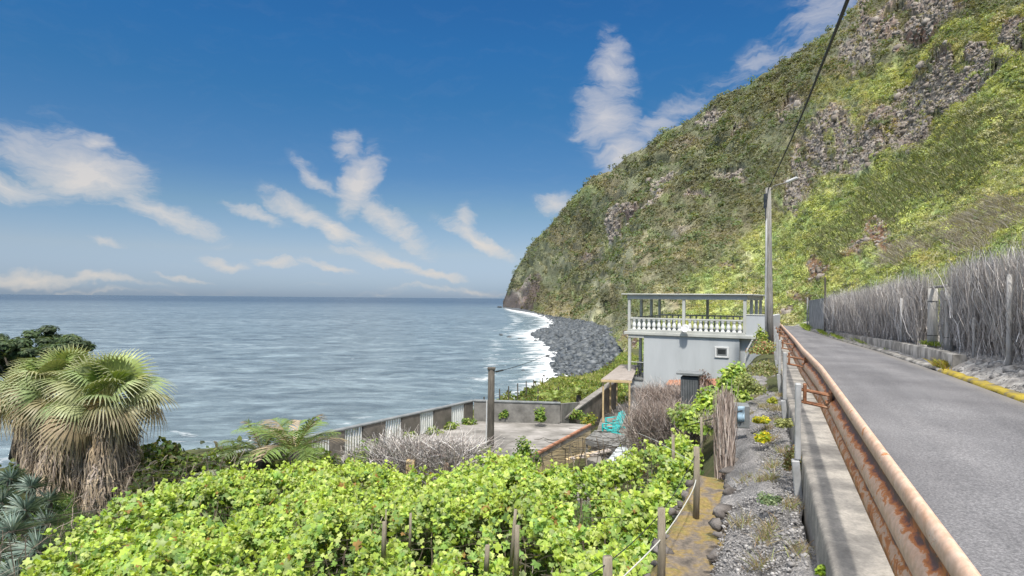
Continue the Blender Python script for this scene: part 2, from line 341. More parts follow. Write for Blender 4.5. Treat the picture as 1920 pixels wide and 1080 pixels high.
def mat_two(name, build):
    m = bpy.data.materials.new(name); m.use_nodes = True; build(m.node_tree, m.node_tree.nodes['Principled BSDF'], m.node_tree.links.new); return m
def addbump(nt, L, b, h, st, dist):
    bp = N(nt, 'ShaderNodeBump'); bp.inputs['Strength'].default_value = st; bp.inputs['Distance'].default_value = dist
    L(h, bp.inputs['Height']); L(bp.outputs[0], b.inputs['Normal'])
def _road(nt, b, L):
    geo = N(nt, 'ShaderNodeNewGeometry'); P = geo.outputs['Position']
    n1 = N(nt, 'ShaderNodeTexNoise', i_Scale=.55, i_Detail=5.0); L(P, n1.inputs['Vector'])
    n2 = N(nt, 'ShaderNodeTexNoise', i_Scale=38.0, i_Detail=4.0, i_Roughness=.8); L(P, n2.inputs['Vector'])
    n3 = N(nt, 'ShaderNodeTexVoronoi', i_Scale=60.0); L(P, n3.inputs['Vector'])
    at = N(nt, 'ShaderNodeAttribute', attribute_name='edge')
    c = ramp(nt, n1.outputs['Fac'], [(.3, (.105, .103, .11)), (.7, (.165, .163, .17))])
    c = mixc(nt, .75, c, ramp(nt, n2.outputs['Fac'], [(.36, (.45, .45, .46)), (.5, (1, 1, 1)), (.66, (1.95, 1.93, 1.9))]), 'MULTIPLY')
    da = N(nt, 'ShaderNodeVectorMath', operation='DOT_PRODUCT'); L(P, da.inputs[0]); da.inputs[1].default_value = (.0407, .0914, 0)
    dc = N(nt, 'ShaderNodeVectorMath', operation='DOT_PRODUCT'); L(P, dc.inputs[0]); dc.inputs[1].default_value = (.9135, -.407, 0)
    rm = N(nt, 'ShaderNodeCombineXYZ'); L(da.outputs['Value'], rm.inputs[0]); L(dc.outputs['Value'], rm.inputs[1])
    n5 = N(nt, 'ShaderNodeTexNoise', i_Scale=1.4, i_Detail=5.0); L(rm.outputs[0], n5.inputs['Vector'])
    c = mixc(nt, .8, c, ramp(nt, n5.outputs['Fac'], [(.3, (.72, .72, .73)), (.5, (1, 1, 1)), (.7, (1.2, 1.19, 1.17))]), 'MULTIPLY')
    c = mixc(nt, math_n(nt, 'MULTIPLY', at.outputs['Fac'], math_n(nt, 'MULTIPLY', n1.outputs['Fac'], 1.3), clamp=True), c, (.23, .21, .18))
    L(c, b.inputs['Base Color']); b.inputs['Roughness'].default_value = .82
    addbump(nt, L, b, math_n(nt, 'ADD', n2.outputs['Fac'], math_n(nt, 'MULTIPLY', n3.outputs['Distance'], .8)), .55, .008)
M_ROAD = mat_two('asphalt', _road)
def _gravel(nt, b, L):
    geo = N(nt, 'ShaderNodeNewGeometry'); P = geo.outputs['Position']
    v = N(nt, 'ShaderNodeTexVoronoi', i_Scale=34.0); L(P, v.inputs['Vector'])
    n1 = N(nt, 'ShaderNodeTexNoise', i_Scale=2.2, i_Detail=6.0); L(P, n1.inputs['Vector'])
    n2 = N(nt, 'ShaderNodeTexNoise', i_Scale=24.0, i_Detail=6.0, i_Roughness=.75); L(P, n2.inputs['Vector'])
    c = ramp(nt, n1.outputs['Fac'], [(.3, (.13, .125, .122)), (.55, (.25, .24, .235)), (.75, (.36, .34, .32))])
    c = mixc(nt, .8, c, ramp(nt, n2.outputs['Fac'], [(.3, (.35, .35, .36)), (.5, (1, 1, 1)), (.7, (1.9, 1.85, 1.8))]), 'MULTIPLY')
    L(c, b.inputs['Base Color']); b.inputs['Roughness'].default_value = .9
    addbump(nt, L, b, math_n(nt, 'SUBTRACT', n2.outputs['Fac'], math_n(nt, 'MULTIPLY', v.outputs['Distance'], 1.2)), .9, .03)
M_GRAV = mat_two('gravel_mortar', _gravel)
def _path(nt, b, L):
    geo = N(nt, 'ShaderNodeNewGeometry'); P = geo.outputs['Position']
    n1 = N(nt, 'ShaderNodeTexNoise', i_Scale=2.6, i_Detail=8.0, i_Roughness=.65); L(P, n1.inputs['Vector'])
    n2 = N(nt, 'ShaderNodeTexNoise', i_Scale=18.0, i_Detail=6.0, i_Roughness=.7); L(P, n2.inputs['Vector'])
    c = ramp(nt, n1.outputs['Fac'], [(.32, (.07, .06, .05)), (.45, (.17, .14, .11)), (.54, (.24, .17, .06)), (.62, (.20, .17, .05)), (.75, (.32, .29, .25))])
    c = mixc(nt, .7, c, ramp(nt, n2.outputs['Fac'], [(.3, (.5, .5, .5)), (.5, (1, 1, 1)), (.7, (1.5, 1.5, 1.5))]), 'MULTIPLY')
    L(c, b.inputs['Base Color']); b.inputs['Roughness'].default_value = .95
    addbump(nt, L, b, n2.outputs['Fac'], .7, .03)
M_BANK = mat('rough_mortared_bank', [(.3, (.17, .16, .15)), (.48, (.32, .30, .28)), (.62, (.48, .46, .43)), (.75, (.58, .56, .53))], 2.5, .95, 1.0, 14, detail=9, dist=.06)
M_PATH = mat_two('mossy_path', _path)
def _par(nt, b, L):
    geo = N(nt, 'ShaderNodeNewGeometry'); P = geo.outputs['Position']
    n1 = N(nt, 'ShaderNodeTexNoise', i_Scale=1.7, i_Detail=8.0, i_Roughness=.68); L(P, n1.inputs['Vector'])
    n2 = N(nt, 'ShaderNodeTexNoise', i_Scale=30.0, i_Detail=6.0, i_Roughness=.7); L(P, n2.inputs['Vector'])
    c = ramp(nt, n1.outputs['Fac'], [(.3, (.11, .10, .09)), (.47, (.20, .185, .165)), (.6, (.33, .30, .26)), (.75, (.44, .41, .35))])
    c = mixc(nt, .6, c, ramp(nt, n2.outputs['Fac'], [(.3, (.6, .6, .6)), (.5, (1, 1, 1)), (.7, (1.3, 1.3, 1.3))]), 'MULTIPLY')
    L(c, b.inputs['Base Color']); b.inputs['Roughness'].default_value = .92
    addbump(nt, L, b, n2.outputs['Fac'], .5, .01)
M_PAR = mat_two('parapet_concrete', _par)
def _rust(nt, b, L):
    at = N(nt, 'ShaderNodeAttribute', attribute_name='prof')     # profile position 0..1 from the top edge down
    al = N(nt, 'ShaderNodeAttribute', attribute_name='along')
    geo = N(nt, 'ShaderNodeNewGeometry'); P = geo.outputs['Position']
    cb = N(nt, 'ShaderNodeCombineXYZ'); L(math_n(nt, 'MULTIPLY', al.outputs['Fac'], 5.5), cb.inputs[0]); L(math_n(nt, 'MULTIPLY', at.outputs['Fac'], 6.0), cb.inputs[1])
    n1 = N(nt, 'ShaderNodeTexNoise', i_Scale=1.0, i_Detail=8.0, i_Roughness=.7, i_Distortion=.6); L(cb.outputs[0], n1.inputs['Vector'])
    n2 = N(nt, 'ShaderNodeTexNoise', i_Scale=22.0, i_Detail=6.0); L(P, n2.inputs['Vector'])
    n3 = N(nt, 'ShaderNodeTexNoise', i_Scale=.45, i_Detail=3.0); L(P, n3.inputs['Vector'])
    # how much paint has gone, by where on the rail section
    wear = ramp(nt, at.outputs['Fac'], [(0, .16), (.16, .12), (.20, .95), (.34, 1.0), (.40, .62), (.47, .27), (.62, .15), (.70, .3), (.74, .9), (.80, .85), (.84, .42), (1, .58)])
    k = math_n(nt, 'ADD', wear, math_n(nt, 'MULTIPLY', math_n(nt, 'SUBTRACT', n1.outputs['Fac'], .5), 2.4))
    k = math_n(nt, 'ADD', k, math_n(nt, 'MULTIPLY', math_n(nt, 'SUBTRACT', n3.outputs['Fac'], .5), .7))
    m = ramp(nt, k, [(.46, 0.0), (.54, 1.0)])
    deep = ramp(nt, k, [(.5, (.55, .21, .06)), (.74, (.44, .15, .05)), (.9, (.21, .09, .06)), (1.1, (.13, .075, .065))])
    paint = ramp(nt, n1.outputs['Fac'], [(.3, (.52, .31, .20)), (.55, (.62, .43, .32)), (.8, (.70, .60, .52))])
    c = mixc(nt, m, paint, deep)
    c = mixc(nt, .5, c, ramp(nt, n2.outputs['Fac'], [(.3, (.7, .7, .7)), (.7, (1.3, 1.3, 1.3))]), 'MULTIPLY')
    L(c, b.inputs['Base Color']); b.inputs['Roughness'].default_value = .62; b.inputs['Specular IOR Level'].default_value = .35
    addbump(nt, L, b, math_n(nt, 'SUBTRACT', n2.outputs['Fac'], math_n(nt, 'MULTIPLY', m, .8)), .4, .006)
M_RUST = mat_two('flaking_painted_steel', _rust)
M_RUSTB = mat('rusty_iron', [(.3, (.07, .035, .022)), (.5, (.24, .10, .045)), (.7, (.42, .26, .17))], 7.0, .75, .4, 30)
def _sea(nt, b, L):
    geo = N(nt, 'ShaderNodeNewGeometry'); P = geo.outputs['Position']
    fo = N(nt, 'ShaderNodeAttribute', attribute_name='foam'); fa = N(nt, 'ShaderNodeAttribute', attribute_name='far')
    mp = N(nt, 'ShaderNodeMapping'); mp.inputs['Rotation'].default_value = (0, 0, -.35); mp.inputs['Scale'].default_value = (.45, 1.0, 1); L(P, mp.inputs[0])
    n1 = N(nt, 'ShaderNodeTexNoise', i_Scale=.055, i_Detail=9.0, i_Roughness=.62); L(mp.outputs[0], n1.inputs['Vector'])
    n2 = N(nt, 'ShaderNodeTexNoise', i_Scale=.42, i_Detail=6.0, i_Roughness=.65); L(mp.outputs[0], n2.inputs['Vector'])
    n4 = N(nt, 'ShaderNodeTexNoise', i_Scale=.13, i_Detail=9.0, i_Roughness=.7, i_Distortion=.5); L(mp.outputs[0], n4.inputs['Vector'])
    n3 = N(nt, 'ShaderNodeTexNoise', i_Scale=.010, i_Detail=5.0, i_Roughness=.55); L(mp.outputs[0], n3.inputs['Vector'])
    nf = N(nt, 'ShaderNodeTexNoise', i_Scale=.22, i_Detail=8.0, i_Roughness=.7, i_Distortion=.8); L(mp.outputs[0], nf.inputs['Vector'])
    h = math_n(nt, 'ADD', math_n(nt, 'MULTIPLY', n1.outputs['Fac'], 3.2), math_n(nt, 'MULTIPLY', n2.outputs['Fac'], .65))
    base = ramp(nt, n3.outputs['Fac'], [(.3, (.105, .140, .160)), (.7, (.155, .195, .215))])
    base = mixc(nt, .85, base, ramp(nt, n4.outputs['Fac'], [(.34, (.36, .39, .43)), (.5, (1, 1, 1)), (.66, (1.8, 1.75, 1.7))]), 'MULTIPLY')
    base = mixc(nt, .7, base, ramp(nt, n2.outputs['Fac'], [(.36, (.62, .64, .66)), (.5, (1, 1, 1)), (.64, (1.4, 1.38, 1.35))]), 'MULTIPLY')
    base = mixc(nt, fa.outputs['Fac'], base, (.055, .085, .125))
    m = math_n(nt, 'ADD', math_n(nt, 'MULTIPLY', fo.outputs['Fac'], 1.0), math_n(nt, 'MULTIPLY', math_n(nt, 'SUBTRACT', nf.outputs['Fac'], .5), 2.4))
    m = ramp(nt, m, [(.47, 0.0), (.72, .7), (1.0, 1.0)])
    shallow = math_n(nt, 'MULTIPLY', fo.outputs['Fac'], .7, clamp=True)
    base = mixc(nt, shallow, base, (.17, .235, .24))
    L(mixc(nt, m, base, (.72, .73, .74)), b.inputs['Base Color'])
    L(math_n(nt, 'SUBTRACT', .5, math_n(nt, 'MULTIPLY', fa.outputs['Fac'], .42)), b.inputs['Specular IOR Level']); L(math_n(nt, 'ADD', .26, math_n(nt, 'MULTIPLY', m, .5)), b.inputs['Roughness']); L(math_n(nt, 'SUBTRACT', 1.33, math_n(nt, 'MULTIPLY', fa.outputs['Fac'], .20)), b.inputs['IOR'])
    addbump(nt, L, b, h, 1.0, .85)
M_SEA = mat_two('sea_water', _sea)
def _hill(nt, b, L):
    geo = N(nt, 'ShaderNodeNewGeometry'); P = geo.outputs['Position']
    at = N(nt, 'ShaderNodeAttribute', attribute_name='Col'); rk = N(nt, 'ShaderNodeAttribute', attribute_name='rock'); sp = N(nt, 'ShaderNodeAttribute', attribute_name='mpp')
    vm = N(nt, 'ShaderNodeVectorMath', operation='SCALE'); L(P, vm.inputs[0]); L(math_n(nt, 'DIVIDE', 1.0, sp.outputs['Fac']), vm.inputs[3])
    n1 = N(nt, 'ShaderNodeTexNoise', i_Scale=.10, i_Detail=6.0, i_Roughness=.7); L(P, n1.inputs['Vector'])
    n2 = N(nt, 'ShaderNodeTexNoise', i_Scale=1.1, i_Detail=6.0, i_Roughness=.75); L(P, n2.inputs['Vector'])
    vv = N(nt, 'ShaderNodeTexNoise', i_Scale=.35, i_Detail=8.0, i_Roughness=.72); L(P, vv.inputs['Vector'])
    c = mixc(nt, 1.0, at.outputs['Color'], ramp(nt, n2.outputs['Fac'], [(.3, (.5, .5, .5)), (.5, (1, 1, 1)), (.7, (1.6, 1.6, 1.5))]), 'MULTIPLY')
    c = mixc(nt, .8, c, ramp(nt, vv.outputs['Fac'], [(.35, (.55, .55, .55)), (.5, (1, 1, 1)), (.65, (1.5, 1.5, 1.45))]), 'MULTIPLY')
    L(c, b.inputs['Base Color']); b.inputs['Roughness'].default_value = .95; b.inputs['Specular IOR Level'].default_value = .15
    addbump(nt, L, b, math_n(nt, 'ADD', math_n(nt, 'MULTIPLY', vv.outputs['Fac'], 2.0), n2.outputs['Fac']), .8, .8)
M_HILL = mat_two('hillside_soil_and_scrub', _hill)
M_STONE = mat('wet_boulder', [(.3, (.022, .027, .032)), (.5, (.062, .073, .082)), (.7, (.19, .205, .215))], .35, .55, .4, 4, spec=.45)
M_BEACH = mat('cobble_beach', [(.35, (.035, .042, .05)), (.5, (.085, .095, .105)), (.65, (.17, .18, .19))], .55, .7, .9, 1.2, detail=9, dist=.6)
M_ROCK = mat('volcanic_rock', [(.3, (.06, .052, .048)), (.5, (.14, .125, .115)), (.75, (.27, .25, .235))], 2.4, .9, .8, 9, dist=.06)
M_SOIL = mat('garden_soil', [(.3, (.035, .04, .018)), (.5, (.075, .085, .03)), (.7, (.12, .10, .06))], 1.2, .95, .8, 9, dist=.05)
M_MOSS = mat('yellow_moss', [(.34, (.16, .15, .13)), (.46, (.30, .23, .05)), (.58, (.42, .32, .035)), (.75, (.34, .30, .20))], 3.0, .95, .7, 20)
M_LOWW = mat('streaked_low_wall', [(.3, (.08, .075, .07)), (.48, (.19, .18, .165)), (.6, (.34, .325, .30)), (.75, (.42, .40, .37))], 2.2, .9, .4, 16, stretch=(1, 1, .5))

# ================================================================== SETTING
# ---- shoreline
SHORE_PX = [(944, 577.2), (960, 581), (980, 584), (1003, 588), (1020, 592), (1038, 598), (1048, 606), (1040, 614), (1003, 626), (1008, 633), (1030, 642), (1043, 656), (1048, 670), (1052, 690), (1052, 705), (1058, 722), (1040, 745), (960, 770), (860, 800), (740, 836), (600, 858), (440, 862), (262, 866), (100, 880), (-200, 890)]
SHORE = np.array([tuple(Wz(p, q, -23.0))[:2] for p, q in SHORE_PX])
SHORE_POLY = np.vstack([SHORE, [(-200, 20), (60, -60), (600, 60), (900, 2000), (60, 2500)]])
def inpoly(x, y, poly):
    x = np.asarray(x); y = np.asarray(y); r = np.zeros(x.shape, bool); n = len(poly)
    for i in range(n):
        x1, y1 = poly[i]; x2, y2 = poly[(i+1) % n]
        c = ((y1 > y) != (y2 > y)) & (x < (x2-x1)*(y-y1)/((y2-y1) if y2 != y1 else 1e-9)+x1); r ^= c
    return r
def dist_line(x, y, pl):
    d = np.full(np.shape(x), 1e9)
    for i in range(len(pl)-1):
        ax, ay = pl[i]; bx, by = pl[i+1]; L2 = (bx-ax)**2+(by-ay)**2+1e-9
        t = np.clip(((x-ax)*(bx-ax)+(y-ay)*(by-ay))/L2, 0, 1); d = np.minimum(d, np.hypot(x-ax-t*(bx-ax), y-ay-t*(by-ay)))
    return d
# ---- sea: one sheet to the horizon, finely divided near the shore
rows = np.concatenate([np.geomspace(45, 2500, 420), np.geomspace(2700, 60000, 40)])
cols_u = np.concatenate([np.linspace(-6, -1.2, 30)[:-1], np.linspace(-1.2, .35, 520), np.linspace(.36, 4, 20)])
U, Y = np.meshgrid(cols_u, rows); X = U*Y
sx, sy = X, Y
sw = 0.32*np.sin((X*.25+Y)*2*np.pi/34+2.2*fbm(X/90, Y/60, 0*X, 3, 5))*smooth(1400, 200, Y)
sw += .28*fbm(X/14, Y/8, 0*X, 3, 9)*smooth(600, 100, Y)
dsh = dist_line(X, Y, SHORE)
sc = 7+Y*.020
foam = np.exp(-dsh/(sc*.8))*.86+.30*np.exp(-dsh/(sc*3.2))
# breaker lines parallel to the shore
foam += .30*np.exp(-((dsh-sc*2.1-5*fbm(X/30, Y/30, 0*X, 2, 31))/(1.6+Y*.006))**2)
foam = np.clip(foam, 0, 1.2)*smooth(3000, 900, Y)*(.45+.55*smooth(-25, 5, X))+.03*smooth(500, 90, Y)
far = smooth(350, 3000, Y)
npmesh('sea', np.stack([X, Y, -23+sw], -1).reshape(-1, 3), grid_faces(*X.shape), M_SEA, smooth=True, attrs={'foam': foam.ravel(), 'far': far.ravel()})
setp(bpy.data.objects['sea'], kind='structure')
# ---- hillside: rays from key azimuths, six (picture row, distance) stations each from foot to crest
HK = {943: [(578, 1470), (577.5, 1472), (577, 1474), (576, 1476), (575, 1478), (574, 1480)],
 950: [(577.5, 1430), (571, 1435), (565, 1440), (559, 1445), (552, 1450), (545, 1455)],
 966: [(580, 1300), (565, 1330), (550, 1360), (535, 1390), (520, 1410), (508, 1430)],
 985: [(583, 1130), (560, 1180), (540, 1250), (520, 1320), (500, 1380), (478, 1430)],
 1020: [(590, 830), (560, 950), (530, 1050), (495, 1150), (460, 1250), (423, 1340)],
 1070: [(600, 610), (560, 720), (515, 820), (465, 930), (415, 1050), (366, 1130)],
 1100: [(606, 530), (560, 640), (500, 740), (440, 840), (385, 920), (332, 1000)],
 1150: [(632, 330), (580, 450), (510, 570), (430, 680), (360, 780), (300, 880)],
 1175: [(668, 150), (600, 260), (520, 420), (430, 560), (350, 680), (281, 830)],
 1200: [(695, 62), (622, 110), (530, 300), (440, 480), (350, 630), (260, 790)],
 1300: [(672, 60), (600, 110), (510, 250), (410, 400), (310, 530), (203, 660)],
 1340: [(650, 60), (598, 105), (505, 225), (400, 370), (300, 500), (178, 620)],
 1400: [(622, 72), (585, 105), (490, 190), (370, 340), (260, 450), (158, 560)],
 1450: [(612, 86), (570, 108), (485, 160), (385, 250), (265, 380), (130, 500)],
 1500: [(611, 86), (560, 100), (480, 130), (400, 175), (270, 300), (100, 450)],
 1535: [(611, 72), (545, 88), (465, 122), (375, 165), (240, 240), (75, 430)],
 1570: [(608, 56), (530, 74), (445, 108), (345, 150), (205, 215), (48, 410)],
 1640: [(606, 42), (510, 58), (410, 92), (300, 130), (150, 170), (-30, 360)],
 1700: [(600, 31), (500, 46), (390, 80), (265, 125), (110, 165), (-120, 300)],
 1800: [(612, 23), (490, 35), (350, 62), (210, 92), (80, 115), (-250, 240)],
 1900: [(640, 17.5), (480, 28), (320, 50), (145, 80), (30, 95), (-350, 200)],
 2100: [(690, 11.5), (480, 19), (280, 35), (60, 60), (-60, 72), (-600, 160)],
 2500: [(760, 8), (480, 14), (230, 26), (-80, 45), (-200, 55), (-900, 120)]}
kx = np.array(sorted(HK)); kpy = np.array([[p[0] for p in HK[k]] for k in kx], float); kY = np.array([[p[1] for p in HK[k]] for k in kx], float)
cpx = np.concatenate([np.linspace(943, 1060, 150)[:-1], np.linspace(1060, 1960, 760)[:-1], np.linspace(1960, 2500, 60)])
v6 = np.linspace(0, 5, 6); vv = np.linspace(0, 5, 470)
def rowinterp(kv, log=False):
    kv = np.log(kv) if log else kv
    a = np.array([np.interp(cpx, kx, kv[:, j]) for j in range(6)])         # 6 x ncol
    w = np.exp(-np.linspace(-2, 2, 25)**2); w /= w.sum()
    if not log:
        tp = np.interp(cpx, [941, 962, 985, 997, 1028, 1067, 1106, 1149, 1180, 1207, 1242, 1281, 1324, 1345, 1400], [572, 514, 476, 455, 428, 381, 338, 321, 292, 282, 250, 236, 205, 183, 160]); a[5] = np.where(cpx < 1400, tp, a[5])
    ap = np.pad(a, ((0, 0), (12, 12)), 'edge'); a = np.array([np.convolve(r, w, 'valid') for r in ap])
    # Catmull-Rom up the slope
    P = np.vstack([2*a[0]-a[1], a, 2*a[5]-a[4]]); i = np.minimum(vv.astype(int), 4); t = (vv-i)[:, None]
    p0, p1, p2, p3 = P[i], P[i+1], P[i+2], P[i+3]
    r = .5*(2*p1+(p2-p0)*t+(2*p0-5*p1+4*p2-p3)*t*t+(3*p1-p0-3*p2+p3)*t**3)
    lin = p1+(p2-p1)*t; r = .5*r+.5*lin
    return np.exp(r) if log else r
HPY = rowinterp(kpy); HYd = rowinterp(kY, True); HPX = np.broadcast_to(cpx[None], HPY.shape)
r_ = math.atan(ROLL); uu = (HPX-960)/F; ww = (HY-HPY)/F
hu = uu*math.cos(r_)-ww*math.sin(r_); hv = uu*math.sin(r_)+ww*math.cos(r_)
HX, HZ = hu*HYd, hv*HYd
mpp = HYd/F
# rock / bare masks (where the place itself has rock), soft-edged blobs warped by world-space noise
nA = fbm(HX/mpp/60+7, HYd/mpp/60, HZ/mpp/60, 4, 3); nA = fbm(HX/60, HYd/60, HZ/40, 5, 3); nB = fbm(HPX/26., HPY/26., 0*HPX, 5, 12)
nW1 = fbm(HPX/34., HPY/34., 0*HPX+3, 4, 21)*22; nW2 = fbm(HPX/34., HPY/34., 0*HPX+9, 4, 22)*22
def blob(cx, cy, rx, ry, th):
    x = HPX+nW1-cx; y = HPY+nW2-cy; c, s = math.cos(D2R(th)), math.sin(D2R(th))
    d = np.sqrt(((x*c+y*s)/rx)**2+((-x*s+y*c)/ry)**2); return smooth(1.15, .75, d)
rock = np.zeros_like(HPX)
for b in [(1190, 392, 55, 22, -22), (1188, 408, 20, 10, -10), (1150, 428, 20, 12, -60), (1505, 330, 34, 62, 12), (1490, 385, 22, 30, 0), (1525, 300, 40, 26, 0), (1600, 310, 60, 30, -25), (1680, 235, 95, 62, -28), (1790, 150, 120, 50, -28),
          (1900, 85, 70, 45, -35), (1715, 25, 110, 38, -18), (1610, 90, 30, 70, 35), (1560, 260, 60, 40, -60), (968, 560, 22, 26, -50), (990, 545, 16, 30, 20), (950, 560, 12, 20, 0), (1370, 350, 40, 12, -12), (1310, 390, 26, 7, -12), (1345, 215, 30, 12, -30), (1620, 30, 20, 30, 0), (1395, 255, 40, 10, -35), (1480, 205, 24, 30, 20), (1250, 345, 30, 10, -20), (1100, 470, 18, 8, -20)]:
    rock = np.maximum(rock, blob(*b)*(1.0 if b[0] > 1450 or b[1] < 450 or b[0] < 1000 else .8))
red = np.zeros_like(HPX)
for b in [(1655, 440, 30, 34, -50), (1600, 478, 34, 14, -30), (1530, 520, 26, 20, -50), (1505, 555, 30, 16, -10), (1180, 640, 12, 30, 40), (1350, 515, 12, 10, 0), (1720, 62, 60, 10, -28), (1470, 585, 20, 8, 0)]:
    red = np.maximum(red, blob(*b))
rock *= smooth(-.30, .10, nB+.18)*smooth(-.55, -.15, fbm(HPX/8., HPY/6., 0*HPX, 3, 14)+.12)
rock = np.clip(rock, 0, 1); red *= smooth(-.5, 0, nB)
# displacement: octaves no finer than the mesh, rough in rock
disp = np.zeros_like(HX); lam = 160.; o = 0
while lam > .5:
    wgt = smooth(2.0, 4.5, lam/mpp)*smooth(.5, .22, lam/HYd)
    if wgt.max() > 0: disp += wgt*lam*(.085+(.035 if lam < 18 else -.02)*rock+.03*smooth(300, 700, HYd)*(1 if lam > 15 else 0))*vnoise(HX/lam+o*3.1, HYd/lam, HZ/lam*(1+.8*rock), 40+o)
    lam /= 2; o += 1
# gullies running down the slope on the far cliff
gl = np.abs(fbm(HX/55+HZ/90, HYd/140+HZ/160, 0*HX, 3, 61)); disp += -(1-smooth(0, .22, gl))*13*smooth(250, 600, HYd)*smooth(0, .5, vv)[:, None]
edge = smooth(0, .35, vv)[:, None]*(1-.75*smooth(4.2, 4.95, vv)[:, None])
hd = np.stack([hu, np.ones_like(hu), hv], -1); hd = unit(hd)
Hpos = np.stack([HX, HYd, HZ], -1)
Hpos[..., 2] += disp*.75*edge; Hpos[..., :2] -= hd[..., :2]*(disp*.7*edge)[..., None]
HG = Hpos.copy()
# crest falls away behind
back = [Hpos]
for k, (dy, dz) in enumerate(((1.02, -.002), (1.06, -.012), (1.15, -.04), (1.4, -.12))):
    b = Hpos[-1:].copy(); b[..., :2] *= dy; b[..., 2] += Hpos[-1:, :, 2]*0+HYd[-1:]*dz; back.append(b)
Hfull = np.concatenate(back); nb = len(Hfull)-len(Hpos)
# seaward edge of the sheet turns down into the sea
C_OL = np.array((.145, .155, .092)); C_OL2 = np.array((.23, .23, .145)); C_BR = np.array((.43, .48, .17)); C_GR = np.array((.27, .36, .14)); C_TAN = np.array((.46, .45, .30))
near = np.zeros_like(HPX)     # 0 far cliff ... 1 near bright slope
diag = HPY-(np.interp(HPX, [900, 1150, 1250, 1350, 1400, 1500, 1560, 1620, 1700, 1800, 1920, 2500], [900, 640, 570, 500, 455, 395, 330, 285, 215, 130, 20, -400]))
near = smooth(-25, 30, diag+nW1*1.5)
near = np.maximum(near, .75*blob(1640, 170, 150, 40, -35)); near = np.maximum(near, .9*blob(1830, 70, 160, 26, -28)); near = np.maximum(near, .55*blob(1560, 220, 40, 70, 20))
nC = fbm(HX/18, HYd/18, HZ/18, 4, 77); nD = fbm(HPX/70., HPY/40., 0*HPX, 4, 78); nE = fbm(HPX/9., HPY/7., 0*HPX, 3, 79)
def mix3(a, b, t): return a*(1-t[..., None])+b*t[..., None]
hc = mix3(np.broadcast_to(C_OL, HPX.shape+(3,)), C_OL2, smooth(-.35, .4, nD+.5*nE))
hc = mix3(hc, C_GR*.75, smooth(.15, .5, nB)*.6)
lowfar = smooth(420, 560, HPY)*smooth(1560, 1300, HPX); hc = mix3(hc, C_TAN*.8, lowfar*smooth(-.3, .5, nD+nE*.4)*.75)
hn = mix3(np.broadcast_to(C_BR, HPX.shape+(3,)), C_GR, smooth(-.2, .35, nB)); hn = mix3(hn, C_TAN, smooth(.0, .45, nD)*.8)
hc = mix3(hc, hn, near)
rc = mix3(np.broadcast_to(np.array((.18, .15, .125)), HPX.shape+(3,)), np.array((.38, .345, .305)), smooth(-.4, .5, nE+nB*.5)); rc = mix3(rc, np.array((.17, .11, .09)), smooth(.1, .5, nD)*.7)
rc = mix3(rc, np.array((.30, .27, .25)), blob(1527, 300, 14, 26, 0)*.8)
hc = mix3(hc, rc, rock); hc = mix3(hc, np.array((.22, .125, .09)), red*.9)
path_m = np.zeros_like(HPX)   # the old road cut across the far cliff
pth = np.interp(HPX, [1130, 1160, 1200, 1225, 1260, 1300, 1330, 1400], [458, 458, 462, 466, 492, 505, 516, 540]); path_m = np.exp(-((HPY-pth+nW2*.15)/2.2)**2)*smooth(1125, 1140, HPX)*smooth(1420, 1340, HPX)*.7
hc = mix3(hc, np.array((.24, .21, .16)), path_m*smooth(-.5, .1, nE))
# thin ledges of bare rock following the strata of the far cliff
yr = HPY+.42*HPX+26*fbm(HPX/120., HPY/120., 0*HPX, 3, 151); led = smooth(.55, .85, fbm(yr/13., HPX/160., 0*HPX, 2, 152)*1.6)*smooth(-.1, .3, fbm(HPX/60., HPY/40., 0*HPX, 3, 153))*(1-near*.7)
hc = mix3(hc, np.array((.27, .25, .22)), led*.6)
hc = mix3(hc, np.array((.050, .045, .042)), blob(1188, 409, 17, 8, -10)*.8)  # shadow in the cave mouth, painted as a dark patch
hc = mix3(hc, np.array((.15, .125, .115)), np.maximum(blob(962, 560, 20, 28, -50), blob(1005, 555, 14, 30, 25))*.9)
hc = mix3(hc, hc*np.array((1.08, .96, .95)), smooth(-.1, .4, fbm(HPX/50., HPY/35., 0*HPX+2, 3, 161)))
hc = hc*(1+.30*fbm(yr/9., HPX/80., 0*HPX, 4, 162)*(1-.5*near))[..., None]
hc = hc*(1+.28*fbm(HPX/30., HPY/18., 0*HPX, 4, 131))[..., None]
hcol = np.concatenate([hc]+[hc[-1:]]*nb); rk = np.concatenate([rock]+[rock[-1:]]*nb); mp_ = np.concatenate([mpp]+[mpp[-1:]]*nb)
npmesh('hillside', Hfull.reshape(-1, 3), grid_faces(*Hfull.shape[:2]), M_HILL, smooth=True, col=hcol.reshape(-1, 3), attrs={'rock': rk.ravel(), 'mpp': mp_.ravel()})
setp(bpy.data.objects['hillside'], kind='structure')
# ---- hillside scrub: clumps of leaf faces, sizes as bushes have them
dA = np.gradient(HG, axis=0); dB = np.gradient(HG, axis=1); Hn = unit(np.cross(dB, dA)); Hn *= np.sign(Hn[..., 2:3]+1e-6)
def pick(n, wfun):
    pix = np.abs(np.gradient(HPY, axis=0))*np.gradient(HPX, axis=1)*wfun; pix[:2] *= .3
    pix = np.where((HPX < 1990) & (HPY > -60), pix, 0).ravel(); cdf = np.cumsum(pix); cdf /= cdf[-1]
    k = np.searchsorted(cdf, rng.random(n)); i, j = np.unravel_index(k, HPX.shape)
    ip = np.clip(i+1, 0, HPX.shape[0]-1); jp = np.clip(j+1, 0, HPX.shape[1]-1); t = rng.random((n, 1)); s = rng.random((n, 1))
    return i, j, HG[i, j]*(1-t)*(1-s)+HG[ip, j]*t*(1-s)+HG[i, jp]*s*(1-t)+HG[ip, jp]*s*t
